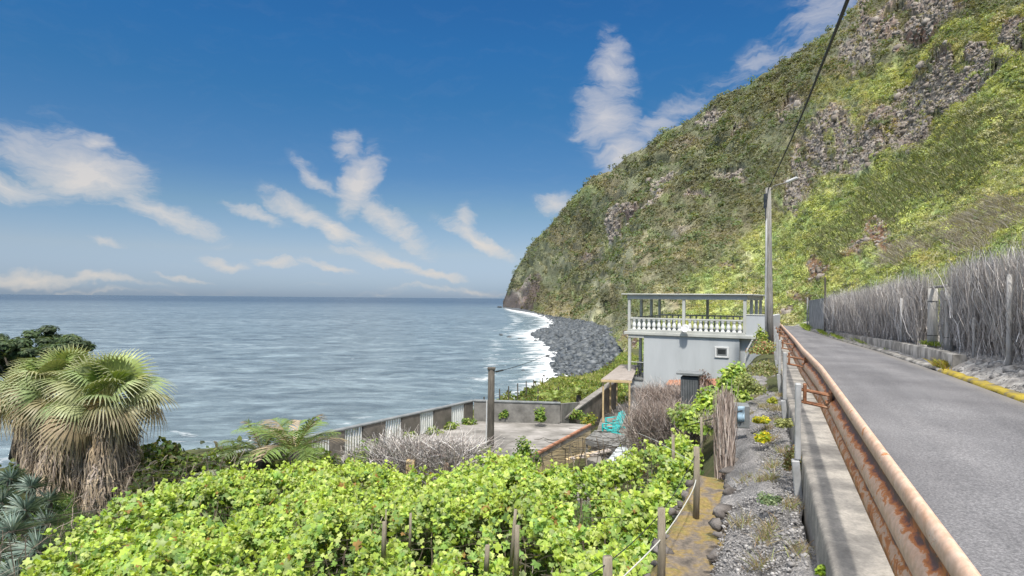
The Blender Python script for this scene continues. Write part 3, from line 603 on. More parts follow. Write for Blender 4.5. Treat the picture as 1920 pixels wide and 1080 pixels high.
def clumps(n, wfun, smin, smax, rmin, rmax, nf, colf, tall=1.0, tmpl=TRI4, tf=DIAF):
    i, j, c = pick(n, wfun); nr = Hn[i, j]; R = np.clip(rng.uniform(smin, smax, n)*mpp[i, j], rmin, rmax)*rng.uniform(.7, 1.25, n)
    d = rng.normal(size=(n, nf, 3)); d[..., 2] = np.abs(d[..., 2])*tall; d = unit(d)
    P = c[:, None]+(d*np.array([1, 1, .85*tall]))*(R[:, None, None]*rng.uniform(.55, 1.0, (n, nf, 1)))+nr[:, None]*.1*R[:, None, None]
    nn = unit(d+np.array([0, 0, .35])+.3*rng.normal(size=d.shape)); base = colf(i, j, n)
    v, f = scatter(P.reshape(-1, 3), nn.reshape(-1, 3), np.repeat(R, nf)*rng.uniform(.7, 1.3, n*nf)*1.55/math.sqrt(nf), tmpl, tf)
    cc = np.repeat(base, nf, 0)*rng.uniform(.8, 1.2, (n*nf, 1)); return v, f, np.repeat(cc, len(tmpl), 0)
def cols_(base, n): return np.array(base)[rng.integers(0, len(base), n)]*rng.uniform(.7, 1.3, (n, 1))
def colfar(i, j, n):
    c = hc[i, j]*.75+.25*np.where(rng.random((n, 1)) < .55, C_OL[None], np.where(rng.random((n, 1)) < .5, C_GR[None]*.8, C_TAN[None]*.75)); c = c*rng.uniform(.78, 1.22, (n, 1)); c[rng.random(n) < .06] *= .5; return c
def colnear(i, j, n):
    t = rng.random((n, 1)); c = np.where(t < .5, hc[i, j], np.where(t < .68, C_BR[None], np.where(t < .8, C_GR[None], np.where(t < .92, np.array([[.17, .185, .115]]), C_TAN[None])))); return c*rng.uniform(.65, 1.3, (n, 1))
bare = np.clip(1-rock*1.05, .0, 1)*np.clip(1-red*.95, .0, 1)
patch = .18+.82*smooth(-.25, .25, fbm(HPX/45., HPY/22., 0*HPX+5, 4, 141))
s1 = clumps(21000, bare*(1-near*.8)*patch*smooth(50, 110, HYd), 2.4, 6.5, .3, 4.5, 12, colfar)
s2 = clumps(13500, bare*np.maximum(near, smooth(110, 50, HYd))*(.3+.7*patch), 4, 9, .07, 1.2, 34, colnear)
s2b = clumps(900, bare*near*smooth(-.3, .3, nD), 9, 20, .18, 1.5, 150, colnear)
def coldark(i, j, n): return cols_([(.10, .14, .06), (.13, .18, .075), (.17, .21, .11), (.12, .15, .08)], n)
s4 = clumps(1500, bare*(1-near*.75)*smooth(-.35, .3, nE+nD*.5)*smooth(25, 60, HYd), 6, 14, .3, 9, 34, coldark)
s3 = clumps(1500, np.ones_like(near)*(.35+rock)*smooth(-.3, .3, nE)*smooth(40, 90, HYd), 3, 8, .2, 3.0, 9, colfar)
v, f, c = join([s1, s2, s2b, s3, s4]); setp(npmesh('hillside_scrub', v, f, M_LEAF, col=c), kind='stuff', label='low green scrub and bushes covering the steep hillside', cat='scrub')
# tall grey-green reeds and dry grass on the near slope
def blades(n, wfun, hmin, hmax, wd, cols, lean=.35, k=3):
    i, j, c = pick(n, wfun); H = np.clip(rng.uniform(hmin, hmax, n)*mpp[i, j], .2, 1.9)
    d = np.stack([rng.normal(0, lean, n), rng.normal(0, lean, n), np.ones(n)], -1); t = np.linspace(0, 1, k)[None, :, None]
    P = c[:, None]+d[:, None]*H[:, None, None]*t; P[..., 2] -= (t[..., 0]**2)*H[:, None]*.25; P[..., 0] += (t[..., 0]**2)*H[:, None]*rng.normal(0, .3, (n, 1))
    wdv = np.clip(mpp[i, j]*wd, .008, .12)[:, None]*np.array([1, .8, .25])[None, :k]
    v, f = ribbons(P, wdv, unit(np.stack([hu[i, j], np.ones(n), hv[i, j]], -1)+rng.normal(0, .4, (n, 3))))
    cc = np.array(cols)[rng.integers(0, len(cols), n)]*rng.uniform(.6, 1.4, (n, 1)); return v, f, np.repeat(cc, 2*k, 0)
reed = np.maximum(blob(1800, 290, 160, 55, -27), np.maximum(blob(1650, 390, 60, 60, -40), blob(1560, 470, 60, 40, -30)))*bare
g1 = blades(15000, reed, 8, 20, 1.3, [(.20, .22, .12), (.15, .18, .08), (.26, .26, .17), (.12, .16, .06)])
g2 = blades(16000, near*bare, 6, 14, 1.1, [(.22, .24, .06), (.16, .22, .05), (.26, .25, .13), (.12, .17, .04)])
gr = np.maximum(blob(1840, 430, 110, 36, -20), blob(1700, 470, 60, 20, -15))
g3 = blades(7000, gr, 9, 24, 1.0, [(.30, .28, .25), (.24, .22, .20), (.36, .33, .30)], .6)
v, f, c = join([g1, g2, g3]); setp(npmesh('hillside_grass', v, f, M_LEAF, col=c), kind='stuff', label='tall grass and reeds on the slope above the road', cat='grass')
i, j, c = pick(6500, (np.clip(rock-.25, 0, 1)+.5*red)*smooth(1040, 1100, HPX)); r = np.clip(rng.lognormal(.9, .45, len(i))*mpp[i, j], .08, 5); c[:, 2] -= r*.15
CLIFF_STONES = (c, r)
print('hill done', len(v))

# ---- beach: cobbles between sea and cliff
bp = np.linspace(935, 1260, 300); by = 23*F/np.linspace(60, 1480, 10)
YY = np.geomspace(62, 1480, 360); UB = np.linspace((930-960)/F, (1240-960)/F, 260); Ub, Yb = np.meshgrid(UB, YY); Xb = Ub*Yb
M_CRAG = mat('crag_rock', [(.3, (.12, .10, .08)), (.5, (.24, .205, .175)), (.7, (.42, .385, .34))], .35, .95, .8, 1.5, detail=9, dist=.3)
ins = inpoly(Xb, Yb, SHORE_POLY); ds = dist_line(Xb, Yb, SHORE)*np.where(ins, 1, -1)
zb = -23+np.clip(ds*.09, -3, 2.6)+.35*fbm(Xb/5, Yb/5, 0*Xb, 3, 90)*smooth(-1, 6, ds)
setp(npmesh('beach', np.stack([Xb, Yb, zb], -1).reshape(-1, 3), grid_faces(*Xb.shape), M_BEACH, smooth=True), kind='structure')
ph = (1+5**.5)/2; ICO = np.array([(-1, ph, 0), (1, ph, 0), (-1, -ph, 0), (1, -ph, 0), (0, -1, ph), (0, 1, ph), (0, -1, -ph), (0, 1, -ph), (ph, 0, -1), (ph, 0, 1), (-ph, 0, -1), (-ph, 0, 1)])/1.9
ICOF = np.array([(0, 11, 5), (0, 5, 1), (0, 1, 7), (0, 7, 10), (0, 10, 11), (1, 5, 9), (5, 11, 4), (11, 10, 2), (10, 7, 6), (7, 1, 8), (3, 9, 4), (3, 4, 2), (3, 2, 6), (3, 6, 8), (3, 8, 9), (4, 9, 5), (2, 4, 11), (6, 2, 10), (8, 6, 7), (9, 8, 1)])
def stones(c, r, squash=.65):
    n = len(c); J = ICO[None]*rng.uniform(.6, 1.3, (n, 12, 1)); J = J*np.stack([rng.uniform(.8, 1.4, n), rng.uniform(.7, 1.2, n), rng.uniform(.5, .9, n)*squash/.65], -1)[:, None]
    a = rng.uniform(0, 6.28, n); ca, sa = np.cos(a)[:, None], np.sin(a)[:, None]
    J = np.stack([J[..., 0]*ca-J[..., 1]*sa, J[..., 0]*sa+J[..., 1]*ca, J[..., 2]], -1)*np.asarray(r)[:, None, None]+c[:, None]
    return J.reshape(-1, 3), (ICOF[None]+(np.arange(n)*12)[:, None, None]).reshape(-1, 3)
v, f = stones(CLIFF_STONES[0], CLIFF_STONES[1], .9); setp(npmesh('crag_blocks', v, f, M_CRAG), kind='stuff', label='broken volcanic blocks on the bare crags of the hillside', cat='rocks')
wgt = np.where((ds > -1.2-Yb*.004) & (Yb < 900), 1.0, 0)*smooth(900, 200, Yb)*(Yb**-.6)*np.exp(-np.clip(-ds, 0, 99)/2)*smooth(60, 25, ds*(60/ (20+Yb*.25)))
wgt *= np.gradient(Yb, axis=0)*np.gradient(Xb, axis=1); cdf = np.cumsum(wgt.ravel()); cdf /= cdf[-1]
k = np.searchsorted(cdf, rng.random(15000)); cx = Xb.ravel()[k]; cy = Yb.ravel()[k]; cz = zb.ravel()[k]
c = np.stack([cx+rng.normal(0, .6, len(k))*cy/150, cy+rng.normal(0, .8, len(k))*cy/150, np.maximum(cz, -23.4)+.12], -1)
r = rng.lognormal(-.62, .55, len(k))*np.clip(cy/170, .6, 2.2); v, f = stones(c, np.clip(r, .2, 2.2))
setp(npmesh('beach_boulders', v, f, M_STONE), kind='stuff', label='dark rounded boulders heaped along the shore', cat='boulders')
ROCKS = [(958, 633, 2.0, 'largest dark rock standing in the surf off the boulder beach'), (939, 628, 1.4, 'small rock in the water left of the largest surf rock'), (974, 635, 1.1, 'low rock in the foam just right of the largest surf rock'), (938, 576.8, 7, 'flat dark skerry off the foot of the far headland'),
         (1033, 610, 2.6, 'dark rock at the waterline of the inner cove'), (1005, 640, 1.0, 'small rock at the tip of the boulder spit'), (981, 695, .9, 'dark rock awash below the boulder beach'), (1027, 668, .8, 'half sunk rock beside the curve of the boulder beach')]
for (px, py, R, lb) in ROCKS:
    p = Wz(px, py, -23.0); n = 3; cc = np.array([[p.x, p.y, -22.9]])+rng.normal(0, .35*R, (n, 3))*np.array([1, 1, .15]); v, f = stones(cc, R*np.array([.8, .55, .45]))
    setp(npmesh('sea_rock', v, f, M_STONE, origin=tuple(p)), label=lb, cat='rock', group='rocks standing in the surf')

# ---- near ground
EDGE = np.array([(-90, 12), (-40, 18), (-24, 22), (-14, 27), (-9.5, 28), (-2.6, 35), (1.0, 42), (4.0, 49), (8, 57), (11.5, 66), (14, 76), (18, 90)])
EPOLY = np.vstack([EDGE, [(60, 90), (60, -20), (-90, -20)]])
gx = np.concatenate([np.linspace(-75, -22, 60)[:-1], np.linspace(-22, 26, 260)]); gy = np.concatenate([np.linspace(-3, 50, 290)[:-1], np.linspace(50, 88, 80)])
GX, GY = np.meshgrid(gx, gy)
def ground_z(x, y, noise=True):
    x = np.asarray(x, float); y = np.asarray(y, float); a, s = to_as(x, y)
    z = -6.0-1.0*smooth(17, 21, y)+0*x
    z = np.where(x > 0, np.minimum(z, -5.9-1.55*smooth(16, 20, y)), z)
    z = z+.75*smooth(36, 46, y)*smooth(9, 2, x)
    # embankment under the road beyond the first terrace
    emb = np.interp(a, [-9, -6.5, -4.6, -1.6, -.7, 0, .5], [-7.7, -7.5, -6.9, -4.6, -3.3, -2.9, -2.75]); k = smooth(9.5, 12.5, s)
    z = np.maximum(z, np.where(a < .6, emb, -2.75)*k+(1-k)*np.where(a > -1.3, -3.35, -9))
    z = np.where(a > .5, np.maximum(z, -2.75), z)
    ins = inpoly(x, y, EPOLY); d = dist_line(x, y, EDGE); z = np.where(ins, z, z-np.minimum(d*1.1+.04*d*d, 26+z*0))
    z = np.where(a > .5, -2.75+np.clip(a-5.0, 0, 40)*.45*smooth(12, 20, s)*0, z)
    if noise: z = z+.16*fbm(x/1.6, y/1.6, 0*x, 4, 101)*np.where(ins & (a < .3), 1, .2)+np.where(ins, 0, 1)*1.2*fbm(x/5, y/5, 0*x, 4, 102)*smooth(0, 6, d)
    return np.maximum(z, -26)
GZ = ground_z(GX, GY)
setp(npmesh('garden_ground', np.stack([GX, GY, GZ], -1).reshape(-1, 3), grid_faces(*GX.shape), M_SOIL, smooth=True), kind='structure')

# ---- road, parapet, gravel bank, path
def strip(sv_, prof, name, m, parent=None, kind='structure', attrs=None, smoothf=False, jit=0, **kw):
    """prof: list of (a, z) or function of s"""
    vs = []
    for s in sv_:
        pr = prof(s) if callable(prof) else prof
        for (a, z) in pr: vs.append(rd(s, a, z))
    n = len(prof(sv_[0]) if callable(prof) else prof); v = np.array(vs)
    if jit:
        q = fbm(v[:, 0]*2.2, v[:, 1]*2.2, v[:, 2]*2.2, 4, 200)[:, None]; v = v+q*jit*np.array([1, .4, 1])
    o = npmesh(name, v, grid_faces(len(sv_), n), m, parent, smooth=smoothf, attrs={k: np.tile(a, len(sv_)) for k, a in (attrs or {}).items()}, **kw)
    if kind: o['kind'] = kind
    return o
def dip(s): return -2.0-float(np.interp(s, *DS))
sr = np.linspace(-7, 96, 300); aR = lambda s: float(np.interp(s, *AS))
na = 22; ea = np.linspace(0, 1, na); eprof = np.clip(np.maximum(1-ea*14, 1-(1-ea)*9), 0, 1)
strip(sr, lambda s: [(1.04+(aR(s)-1.04)*t, dip(s)+.035*math.sin(t*math.pi)) for t in ea], 'road', M_ROAD, attrs={'edge': eprof}, smoothf=True)
kpf = lambda s: [(aR(s), dip(s)+.0), (aR(s)+.01, dip(s)+.05), (aR(s)+.06, dip(s)+.08), (aR(s)+.15, dip(s)+.095), (aR(s)+.24, dip(s)+.10), (aR(s)+.26, dip(s)-.6)]
strip(np.linspace(-7, 21.5, 260), kpf, 'mossy_kerb', M_MOSS, jit=.035)
strip(np.linspace(21.5, 96, 200), kpf, 'kerb', M_LOWW, jit=.05)
# verge and bank on the hill side
strip(sr, lambda s: [(aR(s)+.22, dip(s)+.08)]+[(aR(s)+.22+t*.95, dip(s)+.08+.5*t**.8) for t in np.linspace(.1, 1, 10)]+[(aR(s)+1.8, dip(s)+.7), (aR(s)+3.4, dip(s)+1.2), (aR(s)+7, dip(s)+1.6)], 'verge', M_BANK, jit=.12, smoothf=True)
pz = lambda s: dip(s)-.16
par = thing('parapet_wall', rd(3, .7, -2.75), 'long low concrete parapet at the edge of the road under the rusty rail', 'wall')
sp_ = np.linspace(-6, 84, 260)
pe = lambda s: .075*(1-float(smooth(4.0, 9.5, s)))
strip(sp_, lambda s: [(.36+pe(s), pz(s)-.85), (.375+pe(s), pz(s)-.4), (.385+pe(s), pz(s)-.03), (.41+pe(s), pz(s)), (.62, pz(s)+.004), (.84, pz(s)), (1.02, pz(s)+.01), (1.05, pz(s)-.02), (1.05, pz(s)-.4)], 'coping', M_PAR, par, kind=None, jit=.018)
sg = np.linspace(-4, 30, 260)
def bank(s):
    e = -.62-.12*smooth(9, 12, s)+.10*float(vnoise(np.array([s*1.3]), np.array([0.]), np.array([0.]), 8)[0]); h = -2.62-.28*smooth(14, 22, s)
    A = np.linspace(0, 1, 26); out = [(e-.10, -3.75), (e-.04, -3.35), (e, -3.02)]
    for t in A[1:]:
        out.append((e+t*(.37+.075*(1-float(smooth(4.0, 9.5, s)))-e), -3.0+(h+3.0)*min(1, t*1.15)**.8+.03*math.sin(t*9+s)))
    return out
gb = strip(sg, bank, 'gravel_bank', M_GRAV, jit=.11, smoothf=True)
pw = strip(np.linspace(-4, 11.2, 150), lambda s: [(-1.42, -6.3), (-1.36, -4.8), (-1.33, -3.6), (-1.30, -3.25), (-1.22, -3.18), (-1.05, -3.2), (-.85, -3.22), (-.7, -3.2), (-.55, -3.2)], 'garden_path', M_PATH, jit=.09)
# loose stones on the bank edge and path edge
c = []; R = []
for i in range(110):
    s = rng.uniform(3.5, 22); a = rng.normal(-.60, .05)-.08*smooth(9, 12, s); c.append(rd(s, a, rng.uniform(-3.25, -2.95))); R.append(rng.uniform(.05, .15))
for i in range(60):
    s = rng.uniform(4, 11); c.append(rd(s, rng.normal(-1.3, .05), rng.uniform(-3.5, -3.16))); R.append(rng.uniform(.05, .12))
v, f = stones(np.array(c), np.array(R)); setp(npmesh('dry_stone_edging', v, f, M_ROCK), kind='stuff', label='rough stones lying along the edges of the garden path', cat='stones')
c = []; R = []
for i in range(9000):
    s = 3.2+rng.random()**1.5*14; t = rng.random(); a = -.6+t*.93; c.append(rd(s, a, -3.02+(.40)*min(1, t*1.15)**.8+.02)); R.append(rng.lognormal(-4.45, .4))
v, f = stones(np.array(c), np.array(R)); setp(npmesh('gravel', v, f, mat('loose_gravel', [(.3, (.10, .098, .096)), (.5, (.24, .23, .225)), (.7, (.50, .48, .46))], 14, .9, 0)), kind='stuff', label='loose grey gravel on the bank below the parapet', cat='gravel')

# ================================================================== OBJECTS
RD = Vector((DX, DY, 0)); RR = Vector((DY, -DX, 0)); UP = Vector((0, 0, 1))
def V(t): return Vector(t)
# ---- guard rail beside the road
rail = thing('guard_rail', rd(6, .75, -2.15), 'long rusty guard rail with flaking pink paint running along the parapet', 'guard rail')
RP = [(.725, -1.20, 0), (.708, -1.17, .03), (.702, -1.13, .06), (.712, -1.09, .09), (.732, -1.065, .115), (.752, -1.07, .14), (.76, -1.10, .16), (.752, -1.14, .18), (.74, -1.19, .21), (.742, -1.24, .27), (.74, -1.275, .33),
      (.725, -1.292, .37), (.70, -1.305, .42), (.682, -1.335, .47), (.674, -1.375, .53), (.676, -1.415, .59), (.69, -1.45, .64), (.715, -1.475, .68), (.74, -1.50, .745), (.742, -1.55, .79), (.735, -1.585, .83), (.715, -1.61, .87), (.705, -1.65, .92), (.705, -1.70, 1.0)]
sr2 = np.concatenate([np.linspace(-2, 20, 260), np.linspace(20.3, 80, 120)])
dz = lambda s: dip(s)+2.0
vs = np.array([rd(s, a, z+dz(s)) for s in sr2 for (a, z, p) in RP])
front = [(a+.012, z) for (a, z, p) in RP]
npmesh('rail_beam', vs, grid_faces(len(sr2), len(RP)), M_RUST, rail, smooth=True, attrs={'prof': np.tile([p for _, _, p in RP], len(sr2)), 'along': np.repeat(sr2, len(RP))})
md = bpy.data.objects['rail_beam'].modifiers.new('thickness', 'SOLIDIFY'); md.thickness = .006; md.offset = 0
for k, s in enumerate([3.6, 8.8, 14.0, 19.3, 24.6, 29.9, 35.2, 40.5, 45.8, 51, 56.3, 61.6]):
    if s < 8: continue
    b = MB(); U = RR; z0 = -2.72+dz(s); zt = -1.10+dz(s); ax = .365
    c = V(rd(s, ax-.05, 0))
    b.bbox((c.x, c.y, (z0+zt)/2+.3), (.075, .12, zt-z0-.6), U, RD, UP, .012)
    b.bbox((c.x-.0, c.y, z0+.28), (.10, .15, .62), U+Vector((0, 0, .10)), RD, UP+Vector((-.10, 0, 0)), .012)
    b.build('rail_post', M_GREYP, rail)
    b = MB(); f = MB()
    for zz, t in ((-1.18, .028), (-1.34, .028)):
        p0 = V(rd(s-.045, ax-.01, zz+dz(s))); p1 = V(rd(s-.07, .70, zz-.055+dz(s))); b.tube([p0, p1], .016, 6)
        p0 = V(rd(s+.06, ax-.01, zz+dz(s))); p1 = V(rd(s+.09, .70, zz-.055+dz(s))); b.tube([p0, p1], .016, 6)
    b.bbox(V(rd(s, ax+.03, -1.23+dz(s))), (.04, .15, .26), RR, RD, UP, .006)
    b.bbox(V(rd(s, .70, -1.30+dz(s))), (.03, .22, .24), RR, RD, UP, .006)
    for q in (-.06, .06): b.tube([V(rd(s+q, .71, -1.33+dz(s))), V(rd(s+q, .64, -1.33+dz(s)))], .022, 6)
    b.build('bracket', M_RUSTB, rail)

# ---- utility pole with lamp by the road
def pole(name, base, top, r0, r1, m, label, cat, extra=None):
    t = thing(name, base, label, cat); pts = [Vector(base).lerp(Vector(top), q) for q in (0, .33, .66, 1)]
    MB().tube(pts, [r0, r0*.67+r1*.33, r0*.33+r1*.67, r1], 14).build('pole', m, t, smooth=True); return t
pb = W(1444, 645, 29); pt = W(1440.5, 352, 28.8)
up = pole('utility_pole', (pb.x, pb.y, pb.z-.5), pt, .17, .125, M_POLE, 'tall weathered grey utility pole with a street lamp beside the house', 'utility pole')
b = MB(); b.tube([pt+V((0, 0, -.25)), W(1452, 348, 28.6), W(1472, 343, 28.2), W(1488, 336, 28)], [.03, .03, .028, .025], 8); b.build('lamp_arm', M_POLE, up, smooth=True)
b = MB(); h0 = W(1474, 342, 28.1); h1 = W(1495, 333, 27.8); d = (h1-h0).normalized(); b.bbox((h0+h1)/2, ((h1-h0).length, .2, .11), d, d.cross(UP).normalized(), d.cross(UP).cross(d).normalized(), .035); b.build('lamp_head', M_WHITE, up)
b = MB()
for k in range(5): b.tube([pt+V((-.17, -.1, -.35-.12*k)), pt+V((-.17, -.1, -.45-.12*k))], .035, 8)
b.bbox(pt+V((-.16, -.05, -.65)), (.05, .3, .7), bev=.01); b.tube([pt+V((-.14, -.12, -.3)), pt+V((-.2, -.14, -.9)), pt+V((-.16, -.12, -1.6))], .03, 6); b.build('cable_clamp', M_DARK, up)
b = MB(); b.tube([W(1436, 655, 28.7), W(1435.5, 560, 28.7), W(1436.5, 480, 28.7), W(1437, 410, 28.7)], .045, 8); b.build('conduit', M_GREYP, up, smooth=True)
# overhead cable running from the pole toward and over the viewer
def cat_wire(p, q, sag, n=28): return [Vector(p).lerp(Vector(q), t/(n-1))+V((0, 0, -4*sag*(t/(n-1))*(1-t/(n-1)))) for t in range(n)]
def wire(name, pts, r, m, label, cat, group=None): 
    o = MB().tube(pts, r, 6).build(name, m, origin=tuple(pts[0]), smooth=True); return setp(o, label, cat, group)
def wire_px(name, keys, r, m, label, cat, group=None, n=40):
    P = np.array([list(W(*k)) for k in keys]); t = np.linspace(0, 1, len(keys)); tt = np.linspace(0, 1, n)
    Q = np.stack([np.interp(tt, t, P[:, i]) for i in range(3)], 1)
    for _ in range(6): Q[1:-1] = (Q[:-2]+Q[1:-1]*2+Q[2:])/4
    return wire(name, [Vector(q) for q in Q], r, m, label, cat, group)
wire_px('overhead_cable', [(1441, 354, 28.8), (1466, 300, 22), (1497, 232, 16.5), (1524, 165, 12.5), (1548, 104, 10), (1570, 50, 8.2), (1590, -2, 7), (1612, -60, 6), (1680, -240, 4.4)], .0245, M_BLACK, 'thick twisted black cable climbing from the lamp pole over the road', 'cable')
wire_px('telephone_wire', [(1440, 354, 28.8), (1443, 330, 24), (1451, 300, 20), (1462, 268, 17), (1475, 240, 15), (1492, 212, 13)], .006, M_BLACK, 'thin telephone wire beside the thick cable at the lamp pole', 'wire')

# ---- short wooden pole in the garden
gp = W(919, 880, 20.5); gt = W(921.5, 692, 20.5)
wp = pole('wooden_pole', (gp.x, gp.y, gp.z-.8), gt, .125, .115, M_WOODDK, 'short weathered wooden pole standing beside the flat concrete roof', 'utility pole')
MB().bbox(gt+V((0, 0, .02)), (.28, .24, .09), bev=.03).build('pole_cap', M_WOODDK, wp)
MB().tube([gp+V((-.15, -.05, -.5)), gt+V((-.15, -.06, -1.1))], .022, 6).build('conduit', M_WHITE, wp)
wire_px('service_cable', [(925, 697, 20.5), (945, 694, 22), (985, 682, 25), (1025, 667, 29), (1075, 646, 33), (1130, 622, 36), (1182, 600, 37.4)], .011, M_BLACK, 'thin black cable from the short wooden pole to the house', 'cable')
MB().tube([W(930, 697, 20.9), W(943, 694, 21.9)], .03, 6).build('cable_joint', M_BLACK, bpy.data.objects['service_cable'])

# ---- house
O = V((7.46, 37.3, 0)); HU = V((.866, -.5, 0)); HV = V((.5, .866, 0))
def hp(u, v, z): return O+HU*u+HV*v+UP*z
def hbox(b, u0, u1, v0, v1, z0, z1, bev=.01): b.bbox(hp((u0+u1)/2, (v0+v1)/2, (z0+z1)/2), (u1-u0, v1-v0, z1-z0), HU, HV, UP, bev)
house = thing('house', tuple(hp(3.4, 3.5, -7.2)), 'pale grey two storey house with roofed balustrade terrace above the sea', 'house')
b = MB(); hbox(b, .95, 6.62, .03, 7.0, -7.3, -2.2); hbox(b, -.02, .95, .03, 4.0, -7.3, -5.08); hbox(b, 6.62, 7.9, .35, 6.5, -7.3, -2.2); b.build('wall', M_HOUSE, house)
b = MB(); hbox(b, 6.86, 8.3, .0, .22, -2.23, -.86); hbox(b, 8.08, 8.3, .22, 5, -2.23, -.86); b.build('stair_parapet', M_HOUSE, house)
b = MB(); hbox(b, 6.86, 8.33, -.03, .25, -.858, -.80); b.build('parapet_coping', M_HTRIM, house)
b = MB(); hbox(b, -.30, 7.6, -.10, 7.15, -2.22, -2.03, .02); hbox(b, -.10, 6.95, -.05, .15, -2.03, -1.88); hbox(b, -.10, .1, .15, 7.0, -2.03, -1.88); b.build('floor_slab', M_HTRIM, house)
b = MB(); hbox(b, -.05, .98, -.02, .18, -2.42, -2.22); hbox(b, -.05, .15, .18, 5, -2.42, -2.22); b.build('beam', M_HTRIM, house)
# roof: thin sheet with up-turned fascia
b = MB(); hbox(b, -.45, 7.35, -.25, 7.3, .30, .37, .02); b.build('roof', M_HTRIM, house)
b = MB(); hbox(b, -.12, 7.05, -.08, .14, .02, .30); hbox(b, -.12, .12, .14, 6.95, .02, .30); hbox(b, 6.85, 7.05, .14, 6.95, .02, .30); hbox(b, .12, 6.85, 6.75, 6.95, .02, .30); b.build('roof_beam', M_HTRIM, house)
def pil(u, v, z0, z1, w=.17):
    b = MB(); hbox(b, u-w/2, u+w/2, v-w/2, v+w/2, z0, z1); b.build('pillar', M_HTRIM, house)
for (u, v) in ((0, .05), (3.42, .05), (6.9, .05), (0, 2.5), (0, 4.8), (0, 6.85), (3.42, 6.85), (6.9, 2.6), (6.9, 4.8), (6.9, 6.85)): pil(u, v, -1.88, .02)
for (u, v) in ((.02, .1), (.02, 2.3), (.02, 4.4)): pil(u, v, -5.0, -2.42)
def rail_h(u0, v0, u1, v1, z0, z1, w=.14):
    d = (hp(u1, v1, 0)-hp(u0, v0, 0)); L_ = d.length; d.normalize(); n = d.cross(UP)
    MB().bbox((hp(u0, v0, 0)+hp(u1, v1, 0))/2+UP*(z0+z1)/2, (L_, w, z1-z0), d, n, UP, .015).build('handrail', M_HTRIM, house)
rail_h(.09, .05, 3.33, .05, -1.24, -1.14); rail_h(3.51, .05, 6.81, .05, -1.24, -1.14)
rail_h(0, .14, 0, 6.76, -1.20, -1.12, .10); rail_h(.09, 6.85, 6.8, 6.85, -1.16, -1.06, .10)
prof = [(0, .075), (.06, .075), (.075, .05), (.13, .055), (.22, .085), (.32, .075), (.42, .05), (.50, .045), (.535, .07), (.62, .075)]
def baluster(u, v):
    b = MB(); n = 8; vs = []; p = hp(u, v, 0)
    for (h, r) in prof:
        for k in range(n):
            q = 2*math.pi*(k+.5)/n; vs.append(p+HU*math.cos(q)*r*1.5+HV*math.sin(q)*r*1.2+UP*(-1.875+h*1.02))
    fs = [(i*n+k, i*n+(k+1) % n, (i+1)*n+(k+1) % n, (i+1)*n+k) for i in range(len(prof)-1) for k in range(n)]
    b.add(vs, fs); return b.build('baluster', M_BALW, house, smooth=True)
for k in range(10): baluster(.32+k*.315, .05)
for k in range(10): baluster(3.78+k*.317, .05)
b = MB()
for k in range(18): hbox(b, -.03, .03, .4+k*.36, .46+k*.36, -1.88, -1.2, .004)
b.build('side_balusters', M_HTRIM, house)
for k in range(15): b = MB(); hbox(b, .5+k*.42, .58+k*.42, 6.8, 6.9, -1.9, -1.16, .004); b.build('rear_baluster', M_HTRIM, house)
# window
wn = MB(); 
for (u0, u1, z0, z1) in ((5.25, 6.05, -2.83, -2.73), (5.25, 6.05, -3.38, -3.28), (5.25, 5.36, -3.28, -2.83), (5.94, 6.05, -3.28, -2.83)): hbox(wn, u0, u1, -.045, .02, z0, z1, .01)
win = wn.build('window', M_WHITE, house)
b = MB(); 
for (u0, u1, z0, z1) in ((5.36, 5.94, -2.90, -2.85), (5.36, 5.94, -3.26, -3.19), (5.36, 5.43, -3.19, -2.90), (5.87, 5.94, -3.19, -2.90)): hbox(b, u0, u1, -.02, .015, z0, z1, .006)
b.build('window_frame', M_CAP, win)
b = MB(); hbox(b, 5.43, 5.87, .0, .022, -3.19, -2.90, .002); b.build('pane', M_GLASS, win)
# balcony floor + lattice
b = MB(); hbox(b, -.12, .95, -.04, 4.0, -5.08, -4.98); b.build('balcony_floor', M_CAP, house)
rail_h(.1, .06, .94, .06, -3.98, -3.94, .04)
b = MB()
for k in range(6):
    for sg_ in (1, -1):
        c = hp(.28+.13*k, -.02-(.01 if sg_ > 0 else 0), -5.95); d = (HU*sg_*.6+UP*.8).normalized(); b.box(c, (1.0, .012, .035), d, HV, d.cross(HV))
b.build('lattice', M_PINKW, house)
# drain pipe by the parapet
MB().tube([hp(7.35, -.12, -2.25), hp(7.0, -.2, -3.0), hp(6.95, -.2, -3.6)], .05, 8).build('drain_pipe', M_WHITE, house)
# satellite dish
dish = thing('satellite_dish', tuple(hp(3.5, -.1, -1.6)), 'white satellite dish fixed to the terrace pillar of the grey house', 'satellite dish')
b = MB(); c = hp(3.62, -.42, -1.72); nn = (V((-.55, -.6, .45))).normalized(); a1 = nn.orthogonal().normalized(); a2 = nn.cross(a1); vs = [c-nn*.06]
for rr, dd in ((.14, .045), (.27, 0.0), (.36, -.06)): pass
rings = [(.10, -.045), (.19, -.01), (.27, .045)]
for r_q, dp in rings:
    for k in range(20): q = k*math.pi/10; vs.append(c+nn*dp+a1*math.cos(q)*r_q*.92+a2*math.sin(q)*r_q*1.05)
fs = [(0, 1+k, 1+(k+1) % 20) for k in range(20)]+[(1+i*20+k, 1+(i+1)*20+k, 1+(i+1)*20+(k+1) % 20, 1+i*20+(k+1) % 20) for i in range(2) for k in range(20)]
d_ = b.add(vs, fs).build('dish', M_WHITE, dish, smooth=True); md = d_.modifiers.new('t', 'SOLIDIFY'); md.thickness = .012
MB().tube([c-nn*.05, hp(3.45, -.05, -1.75), hp(3.42, .0, -1.55)], .02, 6).build('bracket', M_GREYP, dish)
